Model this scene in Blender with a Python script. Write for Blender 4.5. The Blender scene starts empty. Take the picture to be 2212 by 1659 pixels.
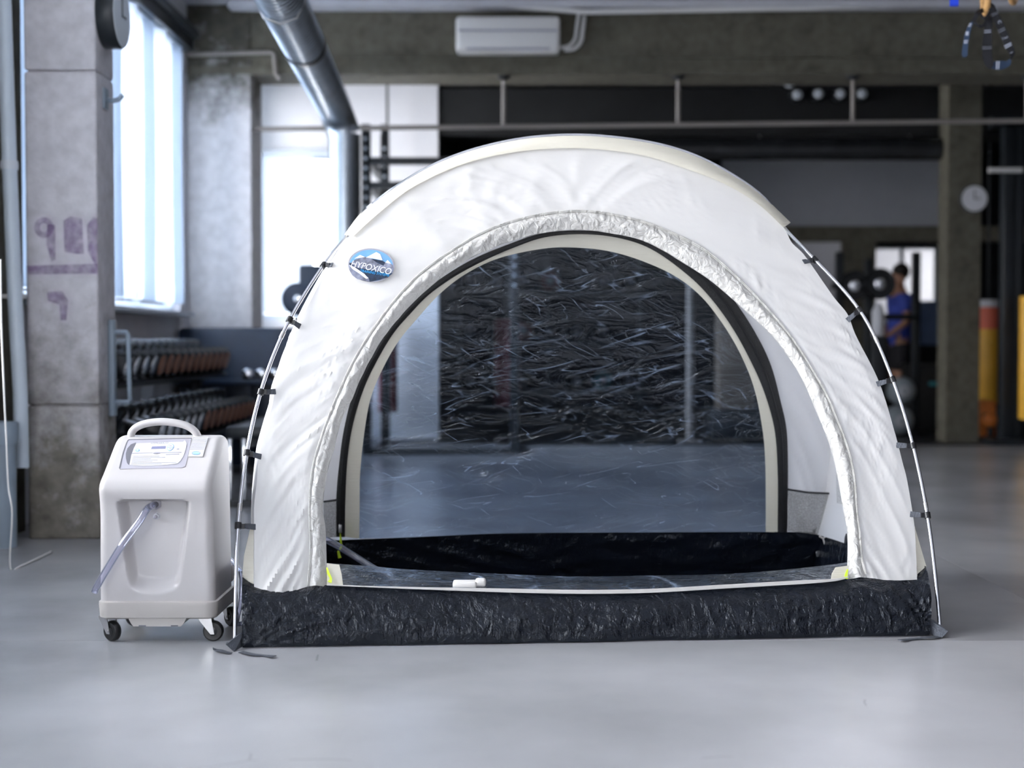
import bpy, math, random
from mathutils import Vector, Matrix, noise

random.seed(7)
scn = bpy.context.scene
COL = scn.collection
V3 = Vector

# ------------------------------------------------------------------ camera
FPX, CX, CY = 3072.0, 1106.0, 829.5
CAMZ, HORIZON = 0.94, 737.0
PITCH = math.atan((CY - HORIZON) / FPX)
CAM = V3((0, 0, CAMZ))
FWD = V3((0, math.cos(PITCH), -math.sin(PITCH)))
UPV = V3((0, math.sin(PITCH), math.cos(PITCH)))
cd = bpy.data.cameras.new('camera')
cam = bpy.data.objects.new('camera', cd)
COL.objects.link(cam)
cam.location = CAM
cam.rotation_euler = (math.pi / 2 - PITCH, 0, 0)
cd.lens = 36.0 * FPX / 2212.0
cd.sensor_width = 36.0
cd.clip_end = 100
cd.dof.use_dof = True
cd.dof.focus_distance = 4.72
cd.dof.aperture_fstop = 1.6
scn.camera = cam

# ------------------------------------------------------------------ light
w = bpy.data.worlds.new('sky')
scn.world = w
w.use_nodes = True
bg = w.node_tree.nodes['Background']
bg.inputs[0].default_value = (0.985, 0.982, 1.0, 1)
bg.inputs[1].default_value = 17.0
scn.view_settings.view_transform = 'Standard'
scn.view_settings.look = 'None'
scn.view_settings.gamma = 1
scn.view_settings.use_curve_mapping = False
scn.view_settings.exposure = 0.42
try:
    scn.cycles.max_bounces = 10
    scn.cycles.transparent_max_bounces = 16
    scn.cycles.use_denoising = True
except Exception:
    pass

ROOM_X0, ROOM_X1, ROOM_Y0, ROOM_Y1, CEIL = -2.5, 7.0, -4.0, 19.5, 3.52
# windows: left wall (y0, y1, z0, z1)
LEFT_WIN = [(7.12, 10.72, 1.155, 3.11), (11.6, 13.35, 0.7, 3.3), (2.6, 5.9, 0.75, 3.25), (-3.4, 2.1, 0.75, 3.25)]  # second, hidden window is added to brighten the white alcove wall
# wall behind the photographer (x0, x1, z0, z1)
FRONT_WIN = [(-2.3, -1.1, 0.9, 3.2)]
BACK_WIN = [(4.85, 5.85, 1.17, 2.25)]
ALC_WIN = [(-2.42, -1.62, 1.15, 2.71)]


def portal(name, loc, rot, sx, sy):
    l = bpy.data.lights.new(name, 'AREA')
    l.shape = 'RECTANGLE'
    l.size, l.size_y = sx, sy
    l.cycles.is_portal = True
    o = bpy.data.objects.new(name, l)
    o.location, o.rotation_euler = loc, rot
    COL.objects.link(o)


for a, b, c, d in LEFT_WIN:
    portal('window_daylight', (ROOM_X0 - .14, (a + b) / 2, (c + d) / 2), (0, -math.pi / 2, 0), d - c, b - a)
for a, b, c, d in FRONT_WIN:
    portal('window_daylight', ((a + b) / 2, ROOM_Y0 - .14, (c + d) / 2), (math.pi / 2, 0, 0), b - a, d - c)
ANNEX = (20.3, 21.0, 1.3, 2.4)  # unseen opening added in the side wall, sized to set the room's brightness
portal('window_daylight', (7.34, 20.65, 1.85), (0, math.pi / 2, 0), 1.1, .7)
for a, b, c, d in ALC_WIN:
    portal('window_daylight', ((a + b) / 2, 13.5 + .14, (c + d) / 2), (-math.pi / 2, 0, 0), b - a, d - c)


# ------------------------------------------------------------------ pixel to place
def ray(x, y):
    return FWD + V3((1, 0, 0)) * ((x - CX) / FPX) + UPV * ((CY - y) / FPX)


def at(x, y, Y):
    r = ray(x, y)
    return CAM + r * (Y / r.y)


def ground(x, y, z=0.0):
    r = ray(x, y)
    return CAM + r * ((z - CAMZ) / r.z)


# ------------------------------------------------------------------ materials
def new_mat(name):
    m = bpy.data.materials.new(name)
    m.use_nodes = True
    nt = m.node_tree
    return m, nt, nt.nodes, nt.links, nt.nodes['Principled BSDF']


def mat(name, col, rough=.5, metal=0.0, var=0.0, vscale=6.0, bump=0.0, bscale=40.0, stretch=None, spec=.5, coat=0.0,
        emit=None):
    m, nt, N, L, p = new_mat(name)
    p.inputs['Base Color'].default_value = (*col, 1)
    p.inputs['Roughness'].default_value = rough
    p.inputs['Metallic'].default_value = metal
    p.inputs['Specular IOR Level'].default_value = spec
    p.inputs['Coat Weight'].default_value = coat
    if var or bump:
        tc = N.new('ShaderNodeTexCoord')
        mp = N.new('ShaderNodeMapping')
        L.new(tc.outputs['Object'], mp.inputs[0])
        if stretch:
            mp.inputs['Scale'].default_value = stretch
    if var:
        n = N.new('ShaderNodeTexNoise')
        n.inputs['Scale'].default_value = vscale
        n.inputs['Detail'].default_value = 6
        L.new(mp.outputs[0], n.inputs[0])
        r = N.new('ShaderNodeValToRGB')
        r.color_ramp.elements[0].position = .3
        r.color_ramp.elements[1].position = .7
        r.color_ramp.elements[0].color = (*[max(0, c * (1 - var)) for c in col], 1)
        r.color_ramp.elements[1].color = (*[min(1, c * (1 + var)) for c in col], 1)
        L.new(n.outputs[0], r.inputs[0])
        L.new(r.outputs[0], p.inputs['Base Color'])
    if bump:
        n2 = N.new('ShaderNodeTexNoise')
        n2.inputs['Scale'].default_value = bscale
        n2.inputs['Detail'].default_value = 4
        L.new(mp.outputs[0], n2.inputs[0])
        b = N.new('ShaderNodeBump')
        b.inputs['Strength'].default_value = bump
        b.inputs['Distance'].default_value = .02
        L.new(n2.outputs[0], b.inputs['Height'])
        L.new(b.outputs[0], p.inputs['Normal'])
    if emit:
        p.inputs['Emission Color'].default_value = (*emit[:3], 1)
        p.inputs['Emission Strength'].default_value = emit[3]
    return m


def floor_mat():
    m, nt, N, L, p = new_mat('polished_concrete')
    tc = N.new('ShaderNodeTexCoord')
    n1 = N.new('ShaderNodeTexNoise'); n1.inputs['Scale'].default_value = 1.1; n1.inputs['Detail'].default_value = 7
    n1.inputs['Roughness'].default_value = .5
    L.new(tc.outputs['Object'], n1.inputs[0])
    r = N.new('ShaderNodeValToRGB')
    r.color_ramp.elements[0].position = .30; r.color_ramp.elements[0].color = (.28, .282, .30, 1)
    r.color_ramp.elements[1].position = .72; r.color_ramp.elements[1].color = (.45, .453, .475, 1)
    L.new(n1.outputs[0], r.inputs[0])
    # hairline cracks and scuffs
    vo = N.new('ShaderNodeTexVoronoi'); vo.feature = 'DISTANCE_TO_EDGE'; vo.inputs['Scale'].default_value = .55
    nz = N.new('ShaderNodeTexNoise'); nz.inputs['Scale'].default_value = 2.5; nz.inputs['Detail'].default_value = 6
    L.new(tc.outputs['Object'], nz.inputs[0])
    mx = N.new('ShaderNodeVectorMath'); mx.operation = 'MULTIPLY_ADD'; mx.inputs[1].default_value = (.12, .12, .12)
    L.new(nz.outputs[1], mx.inputs[0]); L.new(tc.outputs['Object'], mx.inputs[2])
    L.new(mx.outputs[0], vo.inputs['Vector'])
    cr = N.new('ShaderNodeMapRange'); cr.inputs[1].default_value = 0; cr.inputs[2].default_value = .0025
    cr.inputs[3].default_value = .72; cr.inputs[4].default_value = 1
    L.new(vo.outputs['Distance'], cr.inputs[0])
    n3 = N.new('ShaderNodeTexNoise'); n3.inputs['Scale'].default_value = 3.0; n3.inputs['Detail'].default_value = 3
    L.new(tc.outputs['Object'], n3.inputs[0])
    gate = N.new('ShaderNodeMapRange'); gate.inputs[1].default_value = .58; gate.inputs[2].default_value = .66
    gate.inputs[3].default_value = 1; gate.inputs[4].default_value = 0
    L.new(n3.outputs[0], gate.inputs[0])
    mxx = N.new('ShaderNodeMath'); mxx.operation = 'MAXIMUM'
    L.new(cr.outputs[0], mxx.inputs[0]); L.new(gate.outputs[0], mxx.inputs[1])
    mul = N.new('ShaderNodeMix'); mul.data_type = 'RGBA'; mul.blend_type = 'MULTIPLY'; mul.inputs[0].default_value = 1
    L.new(r.outputs[0], mul.inputs[6]); L.new(mxx.outputs[0], mul.inputs[7])
    L.new(mul.outputs[2], p.inputs['Base Color'])
    p.inputs['Roughness'].default_value = .26
    return m


def concrete_mat(name, bare, wash, z_lo=None, z_hi=None, cover=.5, up=True):
    """bare board-marked concrete under worn whitewash; wash is thickest above/below z_lo..z_hi"""
    m, nt, N, L, p = new_mat(name)
    p.inputs['Roughness'].default_value = .85
    g = N.new('ShaderNodeNewGeometry')
    n1 = N.new('ShaderNodeTexNoise'); n1.inputs['Scale'].default_value = 4.5; n1.inputs['Detail'].default_value = 9
    n1.inputs['Roughness'].default_value = .7
    L.new(g.outputs['Position'], n1.inputs[0])
    n2 = N.new('ShaderNodeTexNoise'); n2.inputs['Scale'].default_value = 14; n2.inputs['Detail'].default_value = 8
    L.new(g.outputs['Position'], n2.inputs[0])
    r = N.new('ShaderNodeValToRGB')
    r.color_ramp.elements[0].position = .3; r.color_ramp.elements[0].color = (*[c * .6 for c in bare], 1)
    r.color_ramp.elements[1].position = .75; r.color_ramp.elements[1].color = (*[c * 1.25 for c in bare], 1)
    L.new(n2.outputs[0], r.inputs[0])
    r2 = N.new('ShaderNodeValToRGB')
    r2.color_ramp.elements[0].position = .3; r2.color_ramp.elements[0].color = (*[c * .78 for c in wash], 1)
    r2.color_ramp.elements[1].position = .7; r2.color_ramp.elements[1].color = (*wash, 1)
    L.new(n2.outputs[0], r2.inputs[0])
    add = N.new('ShaderNodeMath'); add.operation = 'ADD'
    L.new(n1.outputs[0], add.inputs[0])
    if z_lo is not None:
        sx = N.new('ShaderNodeSeparateXYZ'); L.new(g.outputs['Position'], sx.inputs[0])
        mr = N.new('ShaderNodeMapRange'); mr.inputs[1].default_value = z_lo; mr.inputs[2].default_value = z_hi
        mr.inputs[3].default_value = -.35 if up else .35; mr.inputs[4].default_value = .35 if up else -.35
        L.new(sx.outputs[2], mr.inputs[0]); L.new(mr.outputs[0], add.inputs[1])
    else:
        add.inputs[1].default_value = 0
    f = N.new('ShaderNodeMapRange'); f.inputs[1].default_value = 1 - cover - .18; f.inputs[2].default_value = 1 - cover + .18
    L.new(add.outputs[0], f.inputs[0])
    mx = N.new('ShaderNodeMix'); mx.data_type = 'RGBA'
    L.new(f.outputs[0], mx.inputs[0]); L.new(r.outputs[0], mx.inputs[6]); L.new(r2.outputs[0], mx.inputs[7])
    L.new(mx.outputs[2], p.inputs['Base Color'])
    b = N.new('ShaderNodeBump'); b.inputs['Strength'].default_value = .5; b.inputs['Distance'].default_value = .012
    L.new(n2.outputs[0], b.inputs['Height']); L.new(b.outputs[0], p.inputs['Normal'])
    return m


def fabric_mat(name, col, trans=.3, bump=.25, stretch=(3, 3, 14), rot=0.0, gloss=.07, bscale=3.0):
    m, nt, N, L, p = new_mat(name)
    N.remove(p)
    out = N['Material Output']
    tc = N.new('ShaderNodeTexCoord')
    mp = N.new('ShaderNodeMapping'); mp.inputs['Scale'].default_value = stretch
    mp.inputs['Rotation'].default_value = (0, rot, 0)
    L.new(tc.outputs['Object'], mp.inputs[0])
    n = N.new('ShaderNodeTexNoise'); n.inputs['Scale'].default_value = bscale; n.inputs['Detail'].default_value = 3
    n.inputs['Distortion'].default_value = .6
    L.new(mp.outputs[0], n.inputs[0])
    b = N.new('ShaderNodeBump'); b.inputs['Strength'].default_value = bump; b.inputs['Distance'].default_value = .02
    L.new(n.outputs[0], b.inputs['Height'])
    d = N.new('ShaderNodeBsdfDiffuse'); d.inputs[0].default_value = (*col, 1)
    t = N.new('ShaderNodeBsdfTranslucent'); t.inputs[0].default_value = (*col, 1)
    gl = N.new('ShaderNodeBsdfGlossy'); gl.inputs['Roughness'].default_value = .35
    for s in (d, t, gl):
        L.new(b.outputs[0], s.inputs['Normal'])
    m1 = N.new('ShaderNodeMixShader'); m1.inputs[0].default_value = trans
    L.new(d.outputs[0], m1.inputs[1]); L.new(t.outputs[0], m1.inputs[2])
    m2 = N.new('ShaderNodeMixShader'); m2.inputs[0].default_value = gloss
    L.new(m1.outputs[0], m2.inputs[1]); L.new(gl.outputs[0], m2.inputs[2])
    L.new(m2.outputs[0], out.inputs[0])
    return m


def film_mat(name, tint=(.86, .9, .95), bump=.6, stretch=(1.0, 1.0, 3.0), refl=1.0, rough=.08, rot=.35, haze=.0, bscale=5.0, crease=.25, hcol=(.58, .74, 1)):
    m, nt, N, L, p = new_mat(name)
    N.remove(p)
    out = N['Material Output']
    tc = N.new('ShaderNodeTexCoord')
    mp = N.new('ShaderNodeMapping'); mp.inputs['Scale'].default_value = stretch
    mp.inputs['Rotation'].default_value = (0, rot, 0)
    L.new(tc.outputs['Object'], mp.inputs[0])
    n = N.new('ShaderNodeTexNoise'); n.inputs['Scale'].default_value = bscale; n.inputs['Detail'].default_value = 5
    n.inputs['Distortion'].default_value = 1.4
    L.new(mp.outputs[0], n.inputs[0])
    # sharp crease lines: ridged noise
    s = N.new('ShaderNodeMath'); s.operation = 'SUBTRACT'; s.inputs[1].default_value = .5
    L.new(n.outputs[0], s.inputs[0])
    ab = N.new('ShaderNodeMath'); ab.operation = 'ABSOLUTE'; L.new(s.outputs[0], ab.inputs[0])
    pw = N.new('ShaderNodeMath'); pw.operation = 'POWER'; pw.inputs[1].default_value = .6; L.new(ab.outputs[0], pw.inputs[0])
    b = N.new('ShaderNodeBump'); b.inputs['Strength'].default_value = bump; b.inputs['Distance'].default_value = .02
    L.new(pw.outputs[0], b.inputs['Height'])
    tr = N.new('ShaderNodeBsdfTransparent'); tr.inputs[0].default_value = (*tint, 1)
    gl = N.new('ShaderNodeBsdfGlossy'); gl.inputs['Roughness'].default_value = rough
    gl.inputs['Color'].default_value = (.9, .95, 1, 1)
    L.new(b.outputs[0], gl.inputs['Normal'])
    fr = N.new('ShaderNodeFresnel'); fr.inputs['IOR'].default_value = 1.5
    L.new(b.outputs[0], fr.inputs['Normal'])
    mu = N.new('ShaderNodeMath'); mu.operation = 'MULTIPLY'; mu.inputs[1].default_value = refl; mu.use_clamp = True
    L.new(fr.outputs[0], mu.inputs[0])
    mx = N.new('ShaderNodeMixShader')
    L.new(mu.outputs[0], mx.inputs[0]); L.new(tr.outputs[0], mx.inputs[1]); L.new(gl.outputs[0], mx.inputs[2])
    last = mx
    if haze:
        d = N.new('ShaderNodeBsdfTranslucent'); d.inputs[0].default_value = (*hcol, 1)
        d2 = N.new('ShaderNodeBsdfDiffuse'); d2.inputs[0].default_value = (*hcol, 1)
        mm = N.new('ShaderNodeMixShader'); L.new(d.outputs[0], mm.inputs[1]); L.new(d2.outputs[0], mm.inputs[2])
        # crease highlights and stress whitening painted as pale lines, two coherent directions
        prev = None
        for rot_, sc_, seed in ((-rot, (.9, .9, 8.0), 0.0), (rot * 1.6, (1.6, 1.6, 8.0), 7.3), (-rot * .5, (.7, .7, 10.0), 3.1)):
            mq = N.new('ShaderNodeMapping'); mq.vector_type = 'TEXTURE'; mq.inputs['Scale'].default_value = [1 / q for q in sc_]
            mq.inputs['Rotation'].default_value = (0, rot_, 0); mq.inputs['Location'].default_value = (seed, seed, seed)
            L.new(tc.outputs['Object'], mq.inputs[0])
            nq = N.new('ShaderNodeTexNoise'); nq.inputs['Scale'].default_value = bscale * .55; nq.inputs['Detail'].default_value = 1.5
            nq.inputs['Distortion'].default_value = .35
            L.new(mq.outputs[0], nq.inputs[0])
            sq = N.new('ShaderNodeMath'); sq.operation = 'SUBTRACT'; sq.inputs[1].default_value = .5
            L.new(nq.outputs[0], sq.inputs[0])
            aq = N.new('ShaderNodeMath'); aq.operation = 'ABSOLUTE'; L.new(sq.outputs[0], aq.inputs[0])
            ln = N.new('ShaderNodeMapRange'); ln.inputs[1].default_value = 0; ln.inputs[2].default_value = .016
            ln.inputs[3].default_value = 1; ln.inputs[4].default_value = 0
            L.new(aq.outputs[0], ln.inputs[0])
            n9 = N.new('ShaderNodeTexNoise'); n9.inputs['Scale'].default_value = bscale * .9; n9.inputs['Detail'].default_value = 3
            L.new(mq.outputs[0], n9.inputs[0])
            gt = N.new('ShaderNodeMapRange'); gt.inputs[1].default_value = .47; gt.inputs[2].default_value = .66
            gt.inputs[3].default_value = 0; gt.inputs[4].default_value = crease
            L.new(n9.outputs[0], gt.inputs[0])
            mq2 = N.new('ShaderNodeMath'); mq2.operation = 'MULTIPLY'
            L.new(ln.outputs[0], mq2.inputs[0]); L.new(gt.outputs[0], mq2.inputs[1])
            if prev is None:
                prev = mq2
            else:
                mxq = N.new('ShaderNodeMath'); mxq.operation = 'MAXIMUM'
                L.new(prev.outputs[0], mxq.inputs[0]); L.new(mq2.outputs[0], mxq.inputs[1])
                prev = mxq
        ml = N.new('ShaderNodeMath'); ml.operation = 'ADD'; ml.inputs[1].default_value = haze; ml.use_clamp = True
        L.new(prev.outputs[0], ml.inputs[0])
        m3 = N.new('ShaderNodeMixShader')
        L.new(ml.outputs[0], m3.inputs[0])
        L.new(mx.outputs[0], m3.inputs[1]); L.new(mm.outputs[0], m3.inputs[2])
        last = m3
    L.new(last.outputs[0], out.inputs[0])
    return m


def alpha_mat(name, col, alpha, rough=.8, sc=30):
    m, nt, N, L, p = new_mat(name)
    p.inputs['Base Color'].default_value = (*col, 1)
    p.inputs['Roughness'].default_value = rough
    tc = N.new('ShaderNodeNewGeometry')
    n = N.new('ShaderNodeTexNoise'); n.inputs['Scale'].default_value = sc; n.inputs['Detail'].default_value = 6
    L.new(tc.outputs['Position'], n.inputs[0])
    mr = N.new('ShaderNodeMapRange'); mr.inputs[1].default_value = .3; mr.inputs[2].default_value = .7
    mr.inputs[3].default_value = alpha * .4; mr.inputs[4].default_value = min(1, alpha * 1.4)
    L.new(n.outputs[0], mr.inputs[0]); L.new(mr.outputs[0], p.inputs['Alpha'])
    return m


def tarp_mat():
    m, nt, N, L, p = new_mat('woven_black_tarpaulin')
    p.inputs['Base Color'].default_value = (.005, .007, .012, 1)
    p.inputs['Roughness'].default_value = .10
    p.inputs['Specular IOR Level'].default_value = .36
    p.inputs['Specular Tint'].default_value = (.84, .91, 1, 1)
    tc = N.new('ShaderNodeTexCoord')
    n = N.new('ShaderNodeTexNoise'); n.inputs['Scale'].default_value = 30; n.inputs['Detail'].default_value = 6
    n.inputs['Distortion'].default_value = .7
    mp = N.new('ShaderNodeMapping'); mp.inputs['Scale'].default_value = (1, 1, .55)
    L.new(tc.outputs['Object'], mp.inputs[0]); L.new(mp.outputs[0], n.inputs[0])
    n2 = N.new('ShaderNodeTexNoise'); n2.inputs['Scale'].default_value = 60; n2.inputs['Detail'].default_value = 2
    mp2 = N.new('ShaderNodeMapping'); mp2.inputs['Scale'].default_value = (3, 3, .35)
    L.new(tc.outputs['Object'], mp2.inputs[0]); L.new(mp2.outputs[0], n2.inputs[0])
    b = N.new('ShaderNodeBump'); b.inputs['Strength'].default_value = .85; b.inputs['Distance'].default_value = .02
    b2 = N.new('ShaderNodeBump'); b2.inputs['Strength'].default_value = .5; b2.inputs['Distance'].default_value = .006
    L.new(n.outputs[0], b.inputs['Height']); L.new(n2.outputs[0], b2.inputs['Height'])
    L.new(b.outputs[0], b2.inputs['Normal']); L.new(b2.outputs[0], p.inputs['Normal'])
    return m


M = {
    'floor': floor_mat(),
    'rubber': mat('black_rubber_matting', (.012, .013, .015), .35, var=.3, vscale=20),
    'col1': concrete_mat('whitewashed_concrete', (.20, .185, .155), (.66, .64, .67), .1, 1.7, .62),
    'col2': concrete_mat('half_painted_concrete', (.08, .074, .055), (.70, .68, .69), 2.35, 3.0, .66, up=False),
    'beam': concrete_mat('board_marked_concrete', (.095, .087, .064), (.14, .132, .10), cover=.5),
    'ceil': mat('painted_ceiling', (.55, .55, .58), .9, var=.06),
    'ceil_dark': mat('dark_ceiling_paint', (.06, .065, .08), .9, var=.1),
    'wall': mat('grey_plaster', (.62, .61, .64), .9, var=.05),
    'wall_white': mat('white_plaster', (.82, .82, .85), .9, var=.02),
    'wall_dark': mat('charcoal_wall_paint', (.012, .014, .019), .8, var=.3),
    'panel_grey': mat('pale_bulkhead_paint', (.34, .35, .38), .8, var=.03),
    'black': mat('matt_black_paint', (.008, .009, .010), .6, var=.2),
    'black_steel': mat('black_powder_coated_steel', (.012, .016, .020), .38, var=.2),
    'blue_steel': mat('blue_grey_painted_steel', (.24, .30, .36), .45, var=.08),
    'pipe': mat('painted_pipe', (.58, .66, .74), .35, var=.05),
    'dull_rail': mat('dull_beige_steel', (.26, .235, .215), .5),
    'white_paint': mat('white_gloss_paint', (.75, .74, .72), .4),
    'plastic': mat('warm_white_plastic', (.52, .50, .495), .28, var=.02, vscale=3),
    'plastic2': mat('warm_grey_base_plastic', (.47, .445, .42), .34, var=.02, vscale=3),
    'pgrey': mat('silver_grey_panel', (.40, .39, .44), .4),
    'pdark': mat('dark_grey_grip', (.14, .14, .16), .5),
    'label': mat('white_label', (.66, .66, .69), .45),
    'ink': mat('grey_ink', (.22, .22, .25), .6),
    'ink_pale': mat('pale_grey_ink', (.36, .36, .42), .6),
    'ink_blue': mat('pale_blue_ink', (.25, .5, .75), .5),
    'lcd': mat('lcd_blue_grey', (.22, .23, .36), .25),
    'steel': mat('galvanised_steel', (.50, .56, .62), .30, metal=1.0, var=.12, vscale=9),
    'alu': mat('polished_aluminium_pole', (.78, .80, .84), .16, metal=1.0),
    'zinc': mat('zinc_plated_steel', (.62, .62, .62), .35, metal=1.0),
    'tyre': mat('black_caster_rubber', (.012, .013, .014), .35),
    'chrome': mat('chrome', (.8, .82, .85), .12, metal=1.0),
    'copper': mat('brown_rubber_head', (.30, .13, .075), .45, var=.15),
    'iron': mat('black_iron', (.016, .018, .020), .22, var=.2),
    'navy': mat('navy_vinyl', (.014, .028, .055), .45, var=.15),
    'fabric': fabric_mat('white_ripstop_nylon', (.85, .84, .82), .30, .025, (2.5, 2.5, 2.5), gloss=.05),
    'fabric_in': fabric_mat('white_ripstop_lining', (.84, .84, .86), .38, .06, (2.5, 2.5, 2.5), gloss=.04),
    'flap': fabric_mat('crinkled_white_nylon', (.65, .64, .61), .22, .7, (9, 9, 9), bscale=3.5, gloss=.10),
    'cream': fabric_mat('cream_nylon_tape', (.80, .77, .66), .22, .15, (2, 2, 30)),
    'zip': mat('black_zipper_tape', (.016, .017, .019), .42, bump=.4, bscale=220),
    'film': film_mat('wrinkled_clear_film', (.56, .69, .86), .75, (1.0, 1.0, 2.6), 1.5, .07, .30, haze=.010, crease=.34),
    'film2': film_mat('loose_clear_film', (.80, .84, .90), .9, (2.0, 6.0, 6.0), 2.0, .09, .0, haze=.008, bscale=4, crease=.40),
    'tube': film_mat('clear_pvc_tube', (.80, .80, .90), .0, (1, 1, 1), 2.4, .08, 0, haze=.075, crease=0, hcol=(.80, .79, .88)),
    'mesh': alpha_mat('grey_mesh_pocket', (.30, .30, .30), .62, sc=500),
    'tarp': tarp_mat(),
    'web': mat('grey_nylon_webbing', (.075, .085, .105), .6, bump=.5, bscale=260, stretch=(1, 1, .15)),
    'clip': mat('black_nylon_clip', (.012, .013, .016), .35),
    'yellow_cord': mat('neon_yellow_cord', (.72, .95, .05), .6),
    'tag': fabric_mat('white_webbing_tape', (.80, .78, .75), .1, .2),
    'wood': mat('varnished_birch', (.55, .32, .13), .35, var=.18, vscale=12),
    'strap': mat('black_woven_strap', (.004, .005, .009), .6, bump=.3, bscale=200),
    'strap_blue': mat('slate_blue_webbing', (.025, .05, .10), .6),
    'mark': mat('white_woven_mark', (.40, .43, .52), .7),
    'blue': mat('royal_blue_nylon', (.01, .05, .60), .5),
    'glass': film_mat('window_glass', (.96, .965, .97), 0, (1, 1, 1), 1.0, .02, 0),
    'blind': fabric_mat('translucent_blind', (.80, .85, .92), .55, .1, (1, 1, 1)),
    'blind_grey': fabric_mat('grey_blue_blind', (.66, .74, .84), .35, .05, (1, 1, 1)),
    'frame': mat('white_window_frame', (.62, .67, .73), .45),
    'graf': alpha_mat('faded_purple_spray_paint', (.24, .12, .34), .38),
    'skin': mat('skin', (.42, .22, .14), .55),
    'hair': mat('dark_hair', (.015, .012, .010), .7),
    'shirt': mat('blue_jersey', (.05, .08, .42), .8, var=.15),
    'shorts': mat('black_shorts', (.012, .011, .016), .8),
    'yellow': mat('yellow_vinyl', (.78, .42, .04), .45, var=.08),
    'coral': mat('coral_vinyl', (.75, .16, .09), .5),
    'orange': mat('orange_rubber', (.85, .25, .05), .4, var=.2),
    'red': mat('dark_red_vinyl', (.14, .012, .02), .5),
    'pale_ball': mat('pale_blue_grey_leather', (.40, .46, .50), .6, var=.15),
    'teal': mat('teal_rubber', (.03, .22, .26), .6),
    'beige': mat('birch_plywood', (.20, .16, .125), .6, var=.1),
    'lamp': mat('frosted_lamp_lens', (.7, .75, .8), .3),
    'sky_print': mat('sky_blue_print', (.17, .38, .64), .25),
    'snow': mat('snow_white_print', (.85, .87, .92), .3),
    'rock': mat('blue_grey_rock_print', (.22, .235, .31), .3, var=.5, vscale=60),
    'rock_dark': mat('dark_rock_print', (.018, .032, .065), .3, var=.6, vscale=60),
    'blue_print': mat('bright_blue_print', (.02, .40, .90), .3),
    'silver': mat('silver_foil', (.55, .55, .62), .25, metal=.8),
}


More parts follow.
